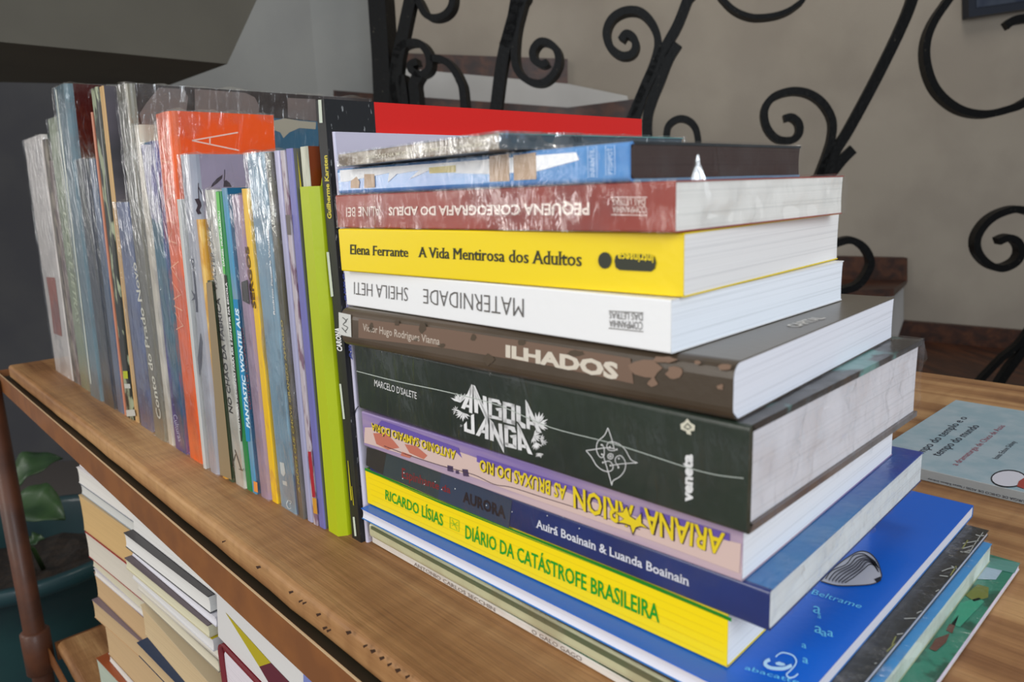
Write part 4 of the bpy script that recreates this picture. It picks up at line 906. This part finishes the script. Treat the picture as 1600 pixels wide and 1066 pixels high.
# centre pile, fore edges front and heads to the right
z = LZ + .0008
CPL = [
 (0.0800, -.508, .170, 3, .165, .20, (120, 96, 66), (110, 84, 58), (184, 152, 112), 'brown crumbling book at the foot of the centre lower pile'),
 (0.0620, -.502, .168, 6, .165, .20, (150, 124, 92), (160, 134, 100), (190, 160, 120), 'old yellowed book with ragged page edges in the centre lower pile'),
 (0.0450, -.512, .168, 4, .160, .20, (176, 150, 112), (150, 120, 90), (192, 164, 124), 'tattered tan book with curled pages in the centre lower pile'),
 (0.0140, -.500, .166, 7, .166, .20, (24, 44, 72), (28, 50, 80), (186, 160, 122), 'book with a dark blue cover between tan tattered books'),
 (0.0300, -.510, .166, 4, .162, .20, (190, 170, 136), (196, 176, 142), (198, 174, 136), 'tan old book above the dark blue cover'),
 (0.0110, -.522, .166, 3, .158, .20, (150, 140, 124), (176, 168, 150), (206, 198, 176), 'cream-paged book with a grey back in the centre lower pile'),
 (0.0110, -.518, .167, 4, .160, .20, (196, 190, 180), (200, 194, 184), (206, 200, 188), 'plain cream book beneath the yellow-striped one'),
 (0.0110, -.515, .162, 3, .164, .20, (214, 212, 214), (196, 176, 40), (210, 208, 206), 'white book with a yellow stripe on its cover in the centre lower pile'),
 (0.0105, -.516, .1605, 4, .162, .20, (196, 188, 160), (96, 84, 86), (204, 198, 170), 'cream-paged book with a grey-mauve cover'),
 (0.0080, -.508, .164, 3, .168, .20, (218, 216, 224), (218, 216, 224), (214, 212, 218), 'thin white book second from the top of the centre pile'),
 (0.0140, -.514, .163, 4, .164, .20, (70, 70, 74), (66, 64, 66), (216, 214, 210), 'white-paged book with a dark grey cover, topmost readable in the centre pile'),
 (0.0280, -.510, .168, 3, .166, .20, (220, 218, 218), (224, 222, 222), (214, 212, 208), 'white paperback topmost in the centre lower pile, close under the rail'),
]
TZ = [0, .05, .09, .125, .125] + [0]*7
for i, (T, x, y, yaw, L, D, c, f, pg, lab) in enumerate(CPL):
    low(lab, x, y, yaw, L, D, T, z, c, pg, f, tz=TZ[i]); z += T + .0006
    if i == 4: z += .125*L
# right-hand pile: dark red hardback lying with its spine to the left, a large white book over it
z = LZ + .0008
for T, x, y, yaw, L, D, c, f, pg, lab in (
 (.1230, -.29, .20, 0, .19, .16, (150, 140, 130), None, OLD, 'thick grey-covered volume at the foot of the right lower pile'),
 (.1200, -.28, .20, 0, .20, .16, (170, 160, 150), None, OLD, 'pale thick volume between the grey volume and dark red hardback')):
    low(lab, x, y, yaw, L, D, T, z, c, pg, f or c); z += T + .001
q0 = ony(338, 1000, .158)
zr = z
rb = Book('book', 'dark red hardback with white pages lying spine leftward in the right lower pile', 'flat', x=q0.x, y=.158, yaw=-90, L=.20, D=.15, T=q0.z-zr, z=zr, group=LG)
rb.build(cover((118, 14, 30), .45), page=(216, 208, 214), r=.010, ct=.0024, over=.003)
zb = q0.z + .0008
def lq(px, py, y=.1602): return ony(px, py, y)
def atz(px, zz, y):          # point of the plane y under image column px at height zz
    lo, hi = 300, 2200
    for _ in range(50):
        m_ = (lo+hi)/2
        if lq(px, m_, y).z > zz: lo = m_
        else: hi = m_
    return lq(px, m_, y)
lb = thing('book', 'large white book with yellow and maroon triangles, on the dark red hardback', 'book', (-.42, .175, zb), LG)
out = [atz(337, -.0485, .1602), atz(341, zb, .1602), atz(760, zb, .1602), atz(760, -.0485, .1602)]
part('page_block', *prism([p + Vector((.001, .003, -.0004 if i in (0, 3) else .0004)) for i, p in enumerate(out)], Vector((0, .15, 0))), pages(IV), lb)
part('cover', *prism(out, Vector((0, .0024, 0))), cover((222, 220, 218), .4), lb)
part('yellow_triangle', [lq(x, y, .1599) for x, y in ((352,957),(423,1036),(405,1042))], [(0, 1, 2)], ink((176, 160, 20)), lb)
part('maroon_panel', [lq(x, y, .1599) for x, y in ((405,1042),(423,1036),(470,1085),(430,1085))], [(0, 1, 2, 3)], ink((92, 28, 44)), lb)
part('blue_panel', [lq(x, y, .1599) for x, y in ((474,1044),(500,1066),(520,1088),(474,1088))], [(0, 1, 2, 3)], ink((120, 130, 190)), lb)
# ------------------------------------------------------------------ potted plant on the floor beyond the table end
pc = onz(42, 842, -.46); pc = Vector((pc.x, pc.y, -.46)); PR = .235
pp = thing('potted_plant', 'large dark teal plant pot with broad green leaves on the floor past the table end', 'plant', (pc.x, pc.y, -Z0))
V, F2 = [], []; prof = [(.68,-.39),(.74,-.30),(.86,-.12),(.93,-.035),(.985,-.03),(1.0,-.02),(1.0,-.004),(.985,0),(.93,0),(.915,-.012),(.88,-.06),(.86,-.09)]
for i, (r, zz) in enumerate(prof):
    for k in range(48):
        a = 6.28318*k/48; V.append(pc + Vector((math.cos(a)*r*PR, math.sin(a)*r*PR, zz)))
    if i:
        for k in range(48): F2.append(((i-1)*48+k, (i-1)*48+(k+1) % 48, i*48+(k+1) % 48, i*48+k))
F2.append(tuple(range(48))[::-1])
part('pot', V, F2, mat('teal_glaze', (16, 58, 60), .5, rgb2=(12, 44, 54), scale=(6, 6, 6), coat=.3), pp, smooth=True)
V = [pc + Vector((0, 0, -.085))]; F2 = []
for j in range(1, 9):
    for k in range(40):
        a = 6.28318*k/40; r = PR*.865*j/8; v = pc + Vector((math.cos(a)*r, math.sin(a)*r, -.085)); v.z += .012*noise.noise(v*25); V.append(v)
for k in range(40): F2.append((0, 1+k, 1+(k+1) % 40))
for j in range(1, 8):
    for k in range(40): F2.append((1+(j-1)*40+k, 1+j*40+k, 1+j*40+(k+1) % 40, 1+(j-1)*40+(k+1) % 40))
part('soil', V, F2, mat('soil', (44, 34, 26), .95, rgb2=(30, 24, 20), scale=(60, 60, 60), bump=1, bscale=(120, 120, 120)), pp)
M_leaf = mat('leaf_green', (44, 72, 34), .45, rgb2=(30, 56, 28), scale=(14, 14, 14), coat=.05)
M_stem = mat('stem_green', (66, 92, 48), .5)
def leaf(p0, p1, wid, droop, base):
    p0, p1 = Vector(p0), Vector(p1); ax = p1-p0; side = ax.cross(Vector((-CF.x*.6, -CF.y*.6, 1))).normalized(); nrm = side.cross(ax).normalized()
    V, F2 = [], []; n = 14
    for i in range(n+1):
        t = i/n; w = wid*math.sin(math.pi*min(1, t**.8))**.8*.5 + .0006
        c = p0 + ax*t + nrm*(droop*math.sin(math.pi*t))
        for j in (-1, -.5, 0, .5, 1): V.append(c + side*w*j + nrm*(abs(j)*w*.3 + .004*math.sin(t*16)*abs(j)))
        if i:
            for j in range(4): k = (i-1)*5+j; F2.append((k, k+1, k+6, k+5))
    lf = part('leaf', V, F2, M_leaf, pp, smooth=True)
    md = lf.modifiers.new('thickness', 'SOLIDIFY'); md.thickness = .0012
    part('stem', *tube([base, (Vector(base)+p0)/2 + Vector((0, 0, .02)), p0], [.005, .004, .003], 8), M_stem, pp, smooth=True)
b0 = pc + Vector((-.02, .0, -.08)); v_ = pc.dot(FH)
leaf(onv(14, 764, v_-.02), onv(98, 716, v_+.02), .075, .02, b0)
leaf(onv(22, 782, v_-.08), onv(102, 812, v_-.12), .080, .015, b0 + Vector((.02, 0, 0)))
leaf(onv(40, 852, v_-.05), onv(70, 842, v_-.05), .03, .006, b0 + Vector((.01, .02, 0)))
leaf(onv(0, 770, v_), onv(-60, 720, v_), .08, .02, b0 + Vector((-.02, 0, 0)))
